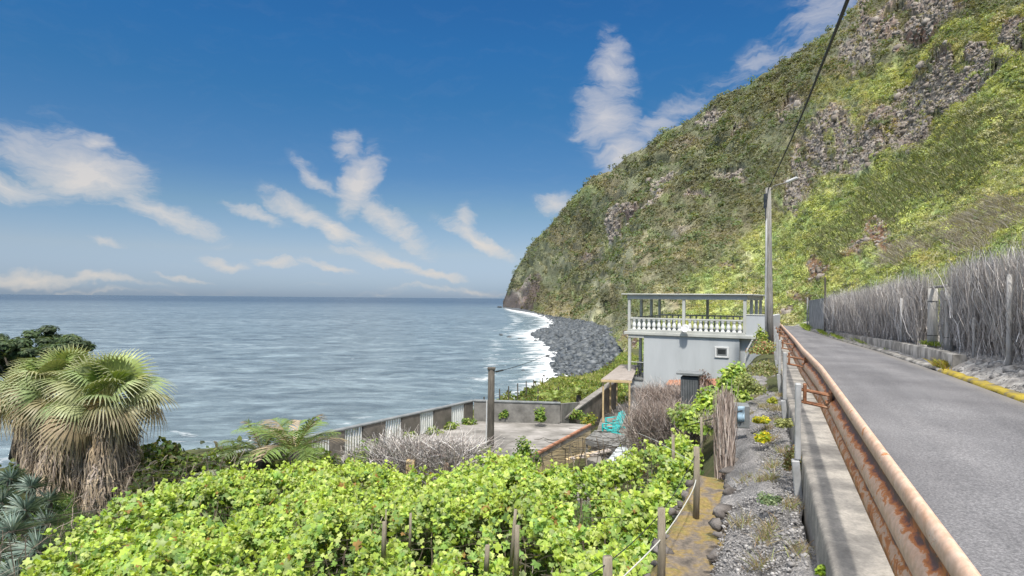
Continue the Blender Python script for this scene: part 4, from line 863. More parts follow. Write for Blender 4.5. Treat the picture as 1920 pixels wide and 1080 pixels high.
b = MB(); b.tube([c-nn*.02-a2*.3, c+nn*.36], .01, 5); b.bbox(c+nn*.38, (.08, .06, .06), bev=.01); b.build('feed_arm', M_WHITE, dish)
# chairs on the balcony: dark slatted
def slat_chair(loc, rz, label, m, name='balcony_chair', cat='chair', sc=1.0, group=None):
    t = thing(name, loc, label, cat, group); t.rotation_euler.z = 0
    R = lambda x, y, z: Vector(loc)+V((math.cos(rz)*x-math.sin(rz)*y, math.sin(rz)*x+math.cos(rz)*y, z))*sc
    ux = V((math.cos(rz), math.sin(rz), 0)); uy = V((-math.sin(rz), math.cos(rz), 0))
    b = MB()
    for k in range(6): b.bbox(R(0, -.2+.085*k, .44), (.5*sc, .06*sc, .025*sc), ux, uy, UP, .006)
    b.build('seat', m, t)
    bk = (uy*.25+UP).normalized(); b = MB()
    for k in range(7): b.bbox(R(-.225+.075*k, .31, .72), (.05*sc, .025*sc, .6*sc), ux, ux.cross(bk), bk, .006)
    b.bbox(R(0, .38, 1.0), (.52*sc, .03*sc, .06*sc), ux, uy, UP, .006); b.build('backrest', m, t)
    for sx_ in (-.24, .24):
        for sy_ in (-.22, .24): MB().bbox(R(sx_, sy_, .22), (.045*sc, .045*sc, .44*sc), ux, uy, UP, .005).build('leg', m, t)
        MB().bbox(R(sx_, .0, .66), (.05*sc, .5*sc, .025*sc), ux, uy, UP, .005).build('armrest', m, t)
    return t
slat_chair(tuple(hp(.62, .9, -4.98)), D2R(150), 'dark slatted chair on the lower balcony of the grey house', M_DARK)
# side table in turned legs
tb = thing('balcony_table', tuple(hp(.25, .8, -4.98)), 'small dark table beside the slatted balcony chair', 'table')
MB().tube([hp(.25, .8, -4.30), hp(.25, .8, -4.26)], .22, 14).build('tabletop', M_DARK, tb)
for q in range(3): MB().tube([hp(.25, .8, -4.3)+V((math.cos(q*2.1)*.12, math.sin(q*2.1)*.12, 0)), hp(.25, .8, -4.98)+V((math.cos(q*2.1)*.2, math.sin(q*2.1)*.2, 0))], .018, 6).build('leg', M_DARK, tb)

# ---- pergola roof beside the house
pg = thing('pergola', tuple(W(1150, 785, 33)), 'slatted pergola with cream timber posts on the sea side of the house', 'pergola')
c4 = [W(1127.5, 711, 33.2), W(1184, 713, 32.8), W(1200, 684, 38.0), W(1163, 683.5, 38.4)]
z_r = -4.55; c4 = [V((p.x*(1), p.y, z_r+.0)) for p in (Wz(1127.5, 711, z_r), Wz(1185, 713, z_r), Wz(1196, 684, z_r), Wz(1164, 683, z_r))]
b = MB(); NS = 22
for k in range(NS):
    t0 = (k+.1)/NS; t1 = (k+.82)/NS; p0 = c4[0].lerp(c4[3], t0); p1 = c4[1].lerp(c4[2], t0); q0 = c4[0].lerp(c4[3], t1); q1 = c4[1].lerp(c4[2], t1)
    b.add([p0, p1, q1, q0, p0-UP*.03, p1-UP*.03, q1-UP*.03, q0-UP*.03], [(0, 1, 2, 3), (7, 6, 5, 4), (0, 4, 5, 1), (1, 5, 6, 2), (2, 6, 7, 3), (3, 7, 4, 0)])
b.build('slat_roof', M_PINKW, pg)
b = MB()
for (p, q) in ((0, 1), (0, 3), (3, 2)):
    d = (c4[q]-c4[p]); L_ = d.length; d.normalize(); b.bbox((c4[p]+c4[q])/2-UP*.10, (L_, .07, .13), d, d.cross(UP), UP, .01)
b.build('frame', M_YELW, pg)
for t, e in ((0.02, 0), (.35, 0), (.7, 0)):
    p = c4[0].lerp(c4[3], t)+V((.08, 0, 0)); MB().bbox((p.x, p.y, (-7.25-4.72)/2), (.10, .10, 2.53), bev=.01).build('post', M_YELW, pg)
p = c4[1].lerp(c4[0], .08); MB().bbox((p.x, p.y, (-7.25-4.72)/2), (.10, .10, 2.53), bev=.01).build('post', M_YELW, pg)

# ---- yard slab in front of the house
yd = [(2.2, 20.5), (7.5, 19.5), (12.5, 31.5), (9.4, 38.0), (8.8, 43), (6.7, 41), (4.2, 29.5)]
def flat(name, poly, z, m, th=.12, **kw):
    o = MB().prism(poly, z-th, z).build(name, m, origin=(poly[0][0], poly[0][1], z)); return o
o = flat('yard_paving', yd, -7.02, M_CONC, .3); o['kind'] = 'structure'

# ---- low flat-roofed building with wall-like parapet
zt = -6.25
A0 = V((-9.65, 19.0, 0)); A1 = Wz(885, 750, -5.2); A1 = V((A1.x, A1.y, 0)); dA_ = (A1-A0).normalized()
C2 = V((3.97, 29.1, 0)); C3 = V((-1.3, 19.0, 0)); dO = (C2-C3).normalized(); C3b = C3-dO*1.0
bld = thing('flat_roofed_outbuilding', (-3, 24, -8.5), 'low cream outbuilding with a flat weathered concrete roof and orange edge', 'outbuilding')
poly = [(A0.x, A0.y), (C3b.x, C3b.y), (C2.x, C2.y), (3.2, 29.4), (A1.x, A1.y)]
M_ROOFC = mat('stained_roof_concrete', [(.28, (.085, .08, .074)), (.46, (.20, .188, .17)), (.58, (.31, .29, .27)), (.72, (.45, .43, .40))], .55, .92, .3, 14, detail=9, stretch=(1, 1.6, 1))
MB().prism(poly, zt-.22, zt).build('flat_roof', M_ROOFC, bld)
n_ = dO.cross(UP)*-1
ins_p = [(A0.x+.3, A0.y+.2), (C3b.x-.35*0+.0, C3b.y+.0), (C2.x, C2.y), (3.2, 29.3), (A1.x, A1.y-.1)]
off = V((-dO.y, dO.x, 0))*.012
MB().prism([(A0.x+.2, A0.y+.2), (C3b.x+off.x, C3b.y+off.y), (C2.x+off.x, C2.y+off.y), (3.1, 29.2), (A1.x+.1, A1.y-.1)], -9.0, zt-.22).build('wall', M_CREAM, bld)
mid = (C3b+C2)/2+V((-dO.y, dO.x, 0))*.03; MB().bbox((mid.x, mid.y, zt+.02), ((C2-C3b).length, .13, .13), dO, V((-dO.y, dO.x, 0)), UP, .04).build('tile_edge', M_TILE, bld)
# ---- sea wall with slatted openings
wl = thing('roof_terrace_wall', tuple(A1+UP*-6.25), 'stained concrete wall with white slatted openings facing the sea', 'wall')
zt2 = -5.20; zb2 = -7.3; nA_ = V((-dA_.y, dA_.x, 0))
def ray_on(px):
    k = (px-960)/F; # x = k*y on line A0 + t*dA_
    return (k*A0.y-A0.x)/(dA_.x-k*dA_.y)
Ltot = (A1-A0).length; gaps = [(ray_on(a), ray_on(c)) for a, c in ((521, 553), (584, 620), (646, 681), (722, 754), (787, 814), (846, 871))]
gaps = [g for g in gaps if g[0] > .3]
def abox(b, t0, t1, z0, z1, w=.16, off=0, bev=.01): 
    c = A0+dA_*(t0+t1)/2+nA_*off; b.bbox((c.x, c.y, (z0+z1)/2), (t1-t0, w, z1-z0), dA_, nA_, UP, bev)
t = -.6; edges = []
for g in gaps: edges.append((t, g[0])); t = g[1]
edges.append((t, Ltot))
for (a, c) in edges: b = MB(); abox(b, a, c, zb2, zt2-.08); b.build('panel', M_WALLDK, wl)
b = MB()
for g in gaps: abox(b, g[0]-.003, g[1]+.003, zb2, zt-.02, .14)
b.build('plinth', M_WALLDK, wl)
for g in gaps:
    b = MB(); n = 7
    for k in range(n): tt = g[0]+(k+.5)*(g[1]-g[0])/n; abox(b, tt-.015, tt+.015, zt-.03, zt2-.075, .10, 0, .004)
    b.build('slats', M_BALW, wl)
b = MB(); abox(b, -.6, Ltot+.1, zt2-.08, zt2, .24, 0, .02); b.build('coping', M_CAP, wl)
# back wall
B0 = A1; B1 = Wz(1050, 757, -5.25); B1 = V((B1.x, B1.y, 0)); dB_ = (B1-B0).normalized(); nB_ = V((-dB_.y, dB_.x, 0))
bw = thing('block_wall', tuple(B0+UP*-7), 'straight grey block wall behind the flat concrete roof', 'wall')
c = (B0+B1)/2+dB_*.06; MB().bbox((c.x, c.y, (-7.6-5.27)/2), ((B1-B0).length-.1, .18, 2.33), dB_, nB_, UP, .01).build('blocks', M_BLOCK, bw)
MB().bbox((c.x, c.y, -5.22), ((B1-B0).length-.05, .26, .09), dB_, nB_, UP, .02).build('coping', M_CAP, bw)
b = MB(); b0_ = V((B1.x+.02, B1.y+.12, -5.27)); b1_ = V((W(1084, 758, 32.5).x, 32.5, -5.72)); d = V((b1_.x-b0_.x, b1_.y-b0_.y, 0)).normalized(); n = V((-d.y, d.x, 0))*.09
b.add([V((p.x, p.y, z))+n*sg_ for p, zt_q in ((b0_, b0_.z), (b1_, b1_.z)) for sg_ in (-1, 1) for z in (-7.6, zt_q)], [(0, 4, 5, 1), (2, 3, 7, 6), (1, 5, 7, 3), (0, 1, 3, 2), (4, 6, 7, 5), (0, 2, 6, 4)]); b.build('rear_return', M_BLOCK, bw)
# slanted wall toward the pergola
s0 = Wz(1041, 790, -6.13); s1 = Wz(1152, 713, -5.2)
sw_ = thing('slanted_wall', (s0.x, s0.y, -7.2), 'thick concrete wall climbing from the roof corner to the pergola', 'wall')
def slabwall(b, p, q, w, zb, lift=0, cap=None):
    d = V((q.x-p.x, q.y-p.y, 0)).normalized(); n = V((-d.y, d.x, 0))*w/2
    zp0, zq0 = (zb, zb) if cap is None else (p.z-cap, q.z-cap)
    vs = [V((p.x, p.y, zp0))-n, V((q.x, q.y, zq0))-n, V((q.x, q.y, zq0))+n, V((p.x, p.y, zp0))+n, V((p.x, p.y, p.z))-n, V((q.x, q.y, q.z))-n, V((q.x, q.y, q.z))+n, V((p.x, p.y, p.z))+n]
    b.add(vs, [(0, 3, 2, 1), (4, 5, 6, 7), (0, 1, 5, 4), (1, 2, 6, 5), (2, 3, 7, 6), (3, 0, 4, 7)])
b = MB(); slabwall(b, s0-UP*.08, s1-UP*.08, .26, -7.6); b.build('wall_body', M_WALLDK, sw_)
b = MB(); slabwall(b, s0, s1, .42, 0, 0, .078); b.build('coping', M_CONC, sw_)

# ---- deck table and turquoise chairs
dk = thing('wooden_platform', tuple(W(1135, 850, 26)), 'low grey slatted wooden platform in front of the turquoise chairs', 'platform')
q4 = [Wz(1098, 822, -6.35), Wz(1158, 838, -6.35), Wz(1174, 816, -6.35), Wz(1116, 806, -6.35)]
b = MB(); NS = 11
for k in range(NS):
    t0 = (k+.06)/NS; t1 = (k+.9)/NS; p0 = q4[0].lerp(q4[3], t0); p1 = q4[1].lerp(q4[2], t0); r0 = q4[0].lerp(q4[3], t1); r1 = q4[1].lerp(q4[2], t1)
    b.add([p0, p1, r1, r0, p0-UP*.04, p1-UP*.04, r1-UP*.04, r0-UP*.04], [(0, 1, 2, 3), (7, 6, 5, 4), (0, 4, 5, 1), (1, 5, 6, 2), (2, 6, 7, 3), (3, 7, 4, 0)])
b.build('deck_slats', M_DECKW, dk)
b = MB()
for (i, j) in ((0, 1), (1, 2), (2, 3), (3, 0)):
    d = q4[j]-q4[i]; L_ = d.length; d.normalize(); b.bbox((q4[i]+q4[j])/2-UP*.17, (L_-.1, .05, .22), d, d.cross(UP), UP, .008)
b.build('frame', M_DECKW, dk)
for p in q4: c_ = p.lerp((q4[0]+q4[2])/2, .06); MB().bbox((c_.x, c_.y, -6.72), (.09, .09, .62), bev=.01).build('leg', M_DECKW, dk)
def lounge_chair(loc, rz, label):
    t = thing('lounge_chair', loc, label, 'chair', 'turquoise garden chairs')
    ca, sa = math.cos(rz), math.sin(rz); R = lambda x, y, z: Vector(loc)+V((ca*x-sa*y, sa*x+ca*y, z)); D = lambda x, y, z: V((ca*x-sa*y, sa*x+ca*y, z))
    b = MB(); sd = D(0, .95, -.28).normalized()
    for k in range(6): b.bbox(R(0, -.32+.10*k, .38-.028*k), (.55, .085, .022), D(1, 0, 0), sd, D(1, 0, 0).cross(sd), .006)
    b.build('seat', M_TEAL, t)
    b = MB(); bd = D(0, .45, .9).normalized()
    for k in range(5):
        h = .78-.05*abs(k-2)**1.5; b.bbox(R(-.24+.12*k, .24+.17, .24+h*.45), (.105, .02, h), D(1, 0, 0), bd.cross(D(1, 0, 0)), bd, .006)
    b.build('backrest', M_TEAL, t)
    for sx_ in (-.34, .34):
        MB().bbox(R(sx_, .02, .56), (.12, .72, .025), D(1, 0, 0), D(0, 1, 0), UP, .008).build('armrest', M_TEAL, t)
        MB().bbox(R(sx_*.9, -.34, .28), (.04, .10, .56), D(1, 0, 0), D(0, 1, 0), UP, .006).build('leg', M_TEAL, t)
        ld = D(0, .95, -.33).normalized(); MB().bbox(R(sx_*.88, .12, .20), (.03, .95, .10), D(1, 0, 0), ld, D(1, 0, 0).cross(ld), .006).build('leg', M_TEAL, t)
    return t
p1 = Wz(1146, 818, -7.02); lounge_chair((p1.x, p1.y, -7.0), D2R(-75), 'turquoise slatted lounge chair nearest the grey wooden platform')
p2 = Wz(1152, 805, -7.02); lounge_chair((p2.x, p2.y, -7.0), D2R(-60), 'turquoise slatted lounge chair just behind the first one')
# steps of planks and pale sheet roof at the vine edge
st = thing('plank_steps', tuple(Wz(1085, 870, -7)), 'faded plank steps beside the cream outbuilding wall', 'steps')
for k in range(6):
    p = Wz(1062+k*9, 862-k*1.5, -6.9+.12*k); p2_ = Wz(1098+k*9, 851-k*1.5, -6.75+.12*k); d = (p2_-p); L_ = d.length; d.normalize()
    MB().bbox((p+p2_)/2, (L_, .26, .06), d, d.cross(UP).normalized(), UP, .01).build('tread', M_YELW if k % 2 == 0 else M_PINKW, st)
sh = thing('sheet_roof', tuple(Wz(1165, 860, -7)), 'pale blue-grey sheet roof panel half hidden behind the vines', 'roof panel')
s4 = [Wz(1135, 868, -6.3), Wz(1192, 872, -6.2), Wz(1196, 833, -6.15), Wz(1158, 838, -6.25)]
b = MB(); n = 12
for k in range(n+1):
    for e in (0, 1):
        t = k/n; p = s4[0].lerp(s4[1], t) if e == 0 else s4[3].lerp(s4[2], t); b.v.append(tuple(p+UP*(.03 if k % 2 else 0)))
b.f = [(2*k, 2*k+2, 2*k+3, 2*k+1) for k in range(n)]
o = b.build('sheet', mat('pale_sheet', [(.3, (.38, .42, .43)), (.7, (.58, .61, .61))], 3, .6, .1), sh); md = o.modifiers.new('t', 'SOLIDIFY'); md.thickness = .02

# ---- small tiled roof and dark chimney
tr = thing('tiled_lean_to', tuple(W(1300, 740, 27)), 'small orange tiled lean-to roof against the grey house wall', 'lean-to')
t4 = [W(1247, 723, 28.5), W(1380, 724, 26), W(1366, 710, 27.0), W(1254, 713, 30.5)]
b = MB(); n = 46
P0 = np.array([list(p) for p in t4])
for k in range(n+1):
    t = k/n; a_ = P0[0]*(1-t)+P0[1]*t; c_ = P0[3]*(1-t)+P0[2]*t
    for j in range(9):
        q = a_*(1-j/8)+c_*j/8; b.v.append((q[0], q[1], q[2]+.04*abs(math.sin(t*n*math.pi/2))+.02*(j % 2)))
b.f = [(k*9+j, (k+1)*9+j, (k+1)*9+j+1, k*9+j+1) for k in range(n) for j in range(8)]
b.build('tiles', M_TILE, tr); b = MB(); 
b.add([tuple(P0[i]-np.array((0, 0, .22))) for i in range(4)]+[tuple(P0[i]-np.array((0, 0, 2.5))) for i in range(4)], [(0, 1, 2, 3), (0, 4, 5, 1), (1, 5, 6, 2), (2, 6, 7, 3), (3, 7, 4, 0)]); b.build('wall', M_HOUSE, tr)
ch = thing('chimney', tuple(W(1294, 760, 20.3)), 'dark grey chimney box with a flat slab cap above the orange tiles', 'chimney')
cc = W(1294, 730, 20.3); ux = V((.92, -.39, 0)); uy = V((.39, .92, 0))
MB().bbox((cc.x, cc.y, cc.z-.2), (.58, .5, 1.3), ux, uy, UP, .015).build('box', M_DARK, ch)
zc = W(1294, 699, 20.3).z
MB().bbox((cc.x, cc.y, zc), (.86, .74, .075), ux, uy, UP, .02).build('cap', M_CAP, ch)
b = MB()
for k in range(10): b.box((cc.x-ux.x*(.25-.055*k)-uy.x*.26, cc.y-ux.y*(.25-.055*k)-uy.y*.26, cc.z-.2), (.018, .02, 1.1), ux, uy, UP)
b.build('vent_slats', M_CAP, ch)

# ---- dark stakes on the bank beyond the block wall
for i, (px, y0, y1, Yq) in enumerate([(907, 772, 744, 33), (936, 757, 729, 36), (953, 753, 724, 37), (970, 750, 719, 39), (986, 747, 715, 41), (1000, 744, 712, 43), (1017, 741, 708, 45), (1035, 733, 707, 48), (1047, 728, 704, 50), (1008, 748, 728, 38), (1046, 739, 724, 42)]):
    a_ = W(px, y0+6, Yq); c_ = W(px+.6, y1, Yq); o = MB().tube([a_, (a_+c_)/2+V((.02, 0, 0)), c_], [.045, .042, .036], 6).build('fence_stake', M_WOODDK, origin=tuple(a_))
    setp(o, ['dark stake rising behind the left end of the block wall', 'dark stake second from the left on the bank', 'third dark stake from the left on the bank', 'fourth dark stake from the left on the bank', 'fifth dark stake from the left, mid bank', 'sixth dark stake from the left on the bank', 'seventh dark stake, left of the two nearest the surf', 'dark stake against the white surf, second from the right', 'rightmost tall dark stake against the boulder beach', 'short low stake in front of the middle of the stake row', 'short low stake in front of the right end of the stake row'][i], 'stake', 'dark fence stakes on the grassy bank')

# ================================================================== VEGETATION
def cols(base, n, lo=.7, hi=1.3):
    base = np.array(base); return base[rng.integers(0, len(base), n)]*rng.uniform(lo, hi, (n, 1))
def proj(x, y, z):
    u = x/y; w = z/y; r = math.atan(ROLL); c, s = math.cos(r), math.sin(r)
    return 960+F*(u*c+w*s), HY-F*(w*c-u*s)
VC = [(.44, .57, .09), (.38, .52, .10), (.52, .61, .19), (.26, .42, .09), (.32, .46, .14), (.18, .32, .08), (.36, .44, .19)]
# ---- grapevine canopy on the terrace below
VPOLY = np.array([(10, 1140), (40, 1060), (120, 1010), (190, 960), (245, 930), (330, 905), (420, 888), (560, 872), (640, 864), (700, 876), (760, 890), (850, 884), (885, 862), (940, 858), (1000, 872), (1060, 890), (1110, 885), (1180, 862), (1235, 838), (1285, 820), (1308, 838), (1304, 1700), (1290, 950), (1262, 1000), (1225, 1090), (1200, 1300), (0, 1300)])
def can_z(x, y):
    return -4.50+.98*smooth(-2.5, 4, x)+.30*smooth(13, 17, y)*smooth(0, 3, x)+.62*fbm(x/1.4, y/1.4, 0*x, 3, 300)+.30*fbm(x/.42, y/.42, 0*x, 2, 301)-.25*smooth(-6, -11, x)
n0 = 330000; x = rng.uniform(-14, 6, n0); y = rng.uniform(6.3, 19, n0); z = can_z(x, y); px, py = proj(x, y, z)
ok = inpoly(px+8*fbm(x*2, y*2, 0*x, 2, 303), py+10*fbm(x*2, y*2, 0*x, 2, 304), VPOLY); a_, s_ = to_as(x, y); ok &= a_ < -1.42
hole = smooth(.12, .32, fbm(x/.75, y/.75, 0*x, 3, 305)*1.2)
for (hx, hy, hr) in [(960, 1000, 42), (1000, 1060, 45), (718, 985, 20), (130, 1035, 22), (470, 1040, 20), (640, 1010, 24), (880, 1030, 24), (790, 1050, 22), (900, 985, 16), (310, 1050, 20)]:
    hole = np.maximum(hole, smooth(1.2, .7, np.hypot(px-hx, (py-hy)*.8)/(hr*1.2)))
ok &= rng.random(n0) > hole*.97
x, y, z = x[ok], y[ok], z[ok]; n = len(x); keep = rng.permutation(n)[:100000]; x, y, z = x[keep], y[keep], z[keep]; n = len(x); print('vine leaves', n)
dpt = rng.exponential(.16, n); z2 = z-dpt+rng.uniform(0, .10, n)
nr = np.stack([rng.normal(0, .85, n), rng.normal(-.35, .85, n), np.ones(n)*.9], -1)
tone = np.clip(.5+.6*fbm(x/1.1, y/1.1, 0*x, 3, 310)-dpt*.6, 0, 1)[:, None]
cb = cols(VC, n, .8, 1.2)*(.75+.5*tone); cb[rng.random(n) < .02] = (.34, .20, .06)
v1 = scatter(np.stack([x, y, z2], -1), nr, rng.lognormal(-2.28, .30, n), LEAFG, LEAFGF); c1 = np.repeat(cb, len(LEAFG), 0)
# shoots standing out of the canopy
k = rng.permutation(n)[:1700]; L_ = []; st_v = []
sx_, sy_, sz_ = x[k], y[k], z[k]; dirs = unit(np.stack([rng.normal(0, .5, 1700), rng.normal(0, .5, 1700), np.full(1700, .8)], -1)); ln = rng.uniform(.12, .42, 1700)
base = np.stack([sx_, sy_, sz_-.05], -1); T = np.linspace(0, 1, 4)[None, :, None]; PP = base[:, None]+dirs[:, None]*ln[:, None, None]*T; PP[..., 2] -= .12*T[..., 0]**2
rv, rf = ribbons(PP, np.full(1700, .012)); rc_ = np.repeat(cols([(.22, .26, .08), (.25, .2, .1)], 1700), 8, 0)
m_ = 8; tt = rng.uniform(.2, 1, (1700, m_)); lc = base[:, None]+dirs[:, None]*(ln[:, None]*tt)[..., None]+rng.normal(0, .045, (1700, m_, 3)); lc = lc.reshape(-1, 3)
v2 = scatter(lc, rng.normal(size=lc.shape)+np.array([0, -.3, .8]), rng.uniform(.06, .12, len(lc)), LEAF5, LEAF5F); c2 = np.repeat(cols(VC[:3], len(lc)), len(LEAF5), 0)
v, f, c = join([(v1[0], v1[1], c1), (v2[0], v2[1], c2)])
gv = npmesh('grapevines', v, f, M_LEAF, col=c); setp(gv, kind='stuff', label='bright green grapevine canopy trained over the terrace', cat='grapevines')
setp(npmesh('vine_shoots', rv, rf, M_LEAF, col=rc_), kind='stuff', label='thin young shoots rising out of the vines', cat='shoots')
# stems and dry canes under the canopy
ns = 420; bx_ = rng.uniform(-11, 4, ns); by_ = rng.uniform(7, 17, ns); a_, s_ = to_as(bx_, by_); q = a_ < -1.6; bx_, by_ = bx_[q], by_[q]; ns = len(bx_)
zz = can_z(bx_, by_)-.12; gz = ground_z(bx_, by_, False); T = np.linspace(0, 1, 7)
PP = np.stack([bx_[:, None]+rng.normal(0, .10, (ns, 7)).cumsum(1)*.6, by_[:, None]+rng.normal(0, .10, (ns, 7)).cumsum(1)*.6, gz[:, None]+(zz-gz)[:, None]*T], -1)
w_ = rng.uniform(.018, .05, ns)[:, None]*np.linspace(1, .5, 7)[None]
sv1 = ribbons(PP, w_, np.tile([0, 1, 0.], (ns, 1))); sc1 = np.repeat(cols([(.16, .13, .10), (.24, .20, .16), (.10, .08, .06)], ns), 14, 0)
nc = 1500; cx = rng.uniform(-11, 4, nc); cy = rng.uniform(7, 17, nc); a_, s_ = to_as(cx, cy); q = a_ < -1.7; cx, cy = cx[q], cy[q]; nc = len(cx); cz = can_z(cx, cy)-rng.uniform(.12, .5, nc); an = rng.uniform(0, 6.28, nc); l_ = rng.uniform(.4, 1.6, nc)
PP = np.stack([cx[:, None]+np.cos(an)[:, None]*l_[:, None]*(T-.5)+rng.normal(0, .03, (nc, 7)).cumsum(1), cy[:, None]+np.sin(an)[:, None]*l_[:, None]*(T-.5)+rng.normal(0, .03, (nc, 7)).cumsum(1), cz[:, None]+rng.normal(0, .03, (nc, 7)).cumsum(1)], -1)
sv2 = ribbons(PP, np.full(nc, .014), np.tile([0, 1, 0.3], (nc, 1))); sc2 = np.repeat(cols([(.24, .21, .18), (.32, .28, .24), (.14, .11, .09)], nc), 14, 0)
v, f, c = join([(sv1[0], sv1[1], sc1), (sv2[0], sv2[1], sc2)]); setp(npmesh('vine_stems', v, f, M_DRY, col=c), kind='stuff', label='grey stems and dry canes under the grapevines', cat='stems')
# weeds on the terrace ground and on the banks
def weeds(n, reg, h0, h1, colset, w=.02, lean=.35, name=None, m=M_LEAF, label=None, cat='weeds', clump=None):
    x, y = reg(n); n = len(x); z = ground_z(x, y)
    H = rng.uniform(h0, h1, n); d = np.stack([rng.normal(0, lean, n), rng.normal(0, lean, n), np.ones(n)], -1); T = np.linspace(0, 1, 3)
    P = np.stack([x, y, z], -1)[:, None]+d[:, None]*H[:, None, None]*T[None, :, None]; P[..., 2] -= H[:, None]*.3*T[None]**2
    v, f = ribbons(P, w*rng.uniform(.6, 1.5, n)[:, None]*np.array([1, .9, .15]), unit(np.stack([x/y, np.ones(n), -.3*np.ones(n)], -1)+rng.normal(0, .5, (n, 3))))
    c = np.repeat(cols(colset, n, .6, 1.4), 6, 0); o = npmesh(name, v, f, m, col=c); setp(o, kind='stuff', label=label, cat=cat); return o
def reg_under(n):
    x = rng.uniform(-13, 5, n); y = rng.uniform(6, 20, n); a, s = to_as(x, y); q = a < -1.5; return x[q], y[q]
weeds(52000, reg_under, .08, .40, [(.10, .20, .05), (.16, .28, .06), (.07, .15, .05), (.22, .30, .10)], .022, .6, 'ground_weeds', label='fine green weeds covering the soil under the vines')
def leafy(name, reg, n, size, colset, label, cat, lift=.0, thick=.4, kind='stuff', nscale=1.6, amp=.5, seed=400, tmpl=LEAF5, tf=LEAF5F, origin=(0, 0, 0)):
    x, y = reg(n); n = len(x); hgt = np.clip(lift+amp*(.5+fbm(x/nscale, y/nscale, 0*x, 3, seed)), 0.03, 9); z = ground_z(x, y)+hgt*rng.random(n)**.45
    v, f = scatter(np.stack([x, y, z], -1), rng.normal(size=(n, 3))+np.array([0, -.2, .8]), rng.uniform(size[0], size[1], n), tmpl, tf)
    tone = .8+.5*np.clip(fbm(x/1.3, y/1.3, 0*x, 2, seed+3), -1, 1)[:, None]
    o = npmesh(name, v, f, M_LEAF, col=np.repeat(cols(colset, n)*tone, len(tmpl), 0), origin=origin); return setp(o, label, cat, kind=kind)
def reg_poly_px(poly, zf, x0, x1, y0, y1):
    poly = np.array(poly)
    def g(n):
        X_, Y_ = [], []; tot = 0
        while tot < n:
            x = rng.uniform(x0, x1, 60000); y = rng.uniform(y0, y1, 60000); px, py = proj(x, y, ground_z(x, y, False)+zf); q = inpoly(px, py, poly); X_.append(x[q]); Y_.append(y[q]); tot += q.sum()
            if len(X_) > 60: break
        return np.concatenate(X_)[:n], np.concatenate(Y_)[:n]
    return g
# grassy bank beyond the block wall
def reg_bank(n):
    x = rng.uniform(-6, 16, n*4); y = rng.uniform(30, 80, n*4); q = inpoly(x, y, EPOLY) & ((x-B0.x)*(-dB_.y)+(y-B0.y)*dB_.x > .3)
    sx_ = (x-s0.x)*(-(s1.y-s0.y))+(y-s0.y)*(s1.x-s0.x); q &= (sx_ > .5) | (y > 39.5); u_ = (x-O.x)*HU.x+(y-O.y)*HU.y; v_ = (x-O.x)*HV.x+(y-O.y)*HV.y; q &= ~((u_ > -.5) & (v_ < 8)); q &= ~((u_ > -3.2) & (v_ < 1.6)) ; return x[q][:n], y[q][:n]
leafy('bank_plants', reg_bank, 26000, (.10, .26), [(.26, .34, .06), (.16, .27, .05), (.34, .38, .09), (.12, .20, .05), (.30, .30, .10)], 'bright green plants covering the bank above the beach', 'plants', .05, amp=.55, nscale=4, seed=411)
weeds(16000, reg_bank, .2, .7, [(.30, .34, .08), (.20, .28, .06), (.38, .36, .16)], .05, .4, 'bank_grass', label='long grass on the bank above the beach', cat='grass')
# slope down to the sea, scrubby
def reg_sea(n):
    x = rng.uniform(-60, 14, n*3); y = rng.uniform(14, 80, n*3); ins = inpoly(x, y, EPOLY); d = dist_line(x, y, EDGE); q = (d < 14) & ~ins; return x[q][:n], y[q][:n]
leafy('cliff_edge_plants', reg_sea, 22000, (.14, .34), [(.11, .18, .05), (.08, .12, .045), (.18, .22, .07), (.16, .14, .09)], 'dark green plants on the cliff edge above the surf', 'plants', .05, amp=.7, nscale=3, seed=421)
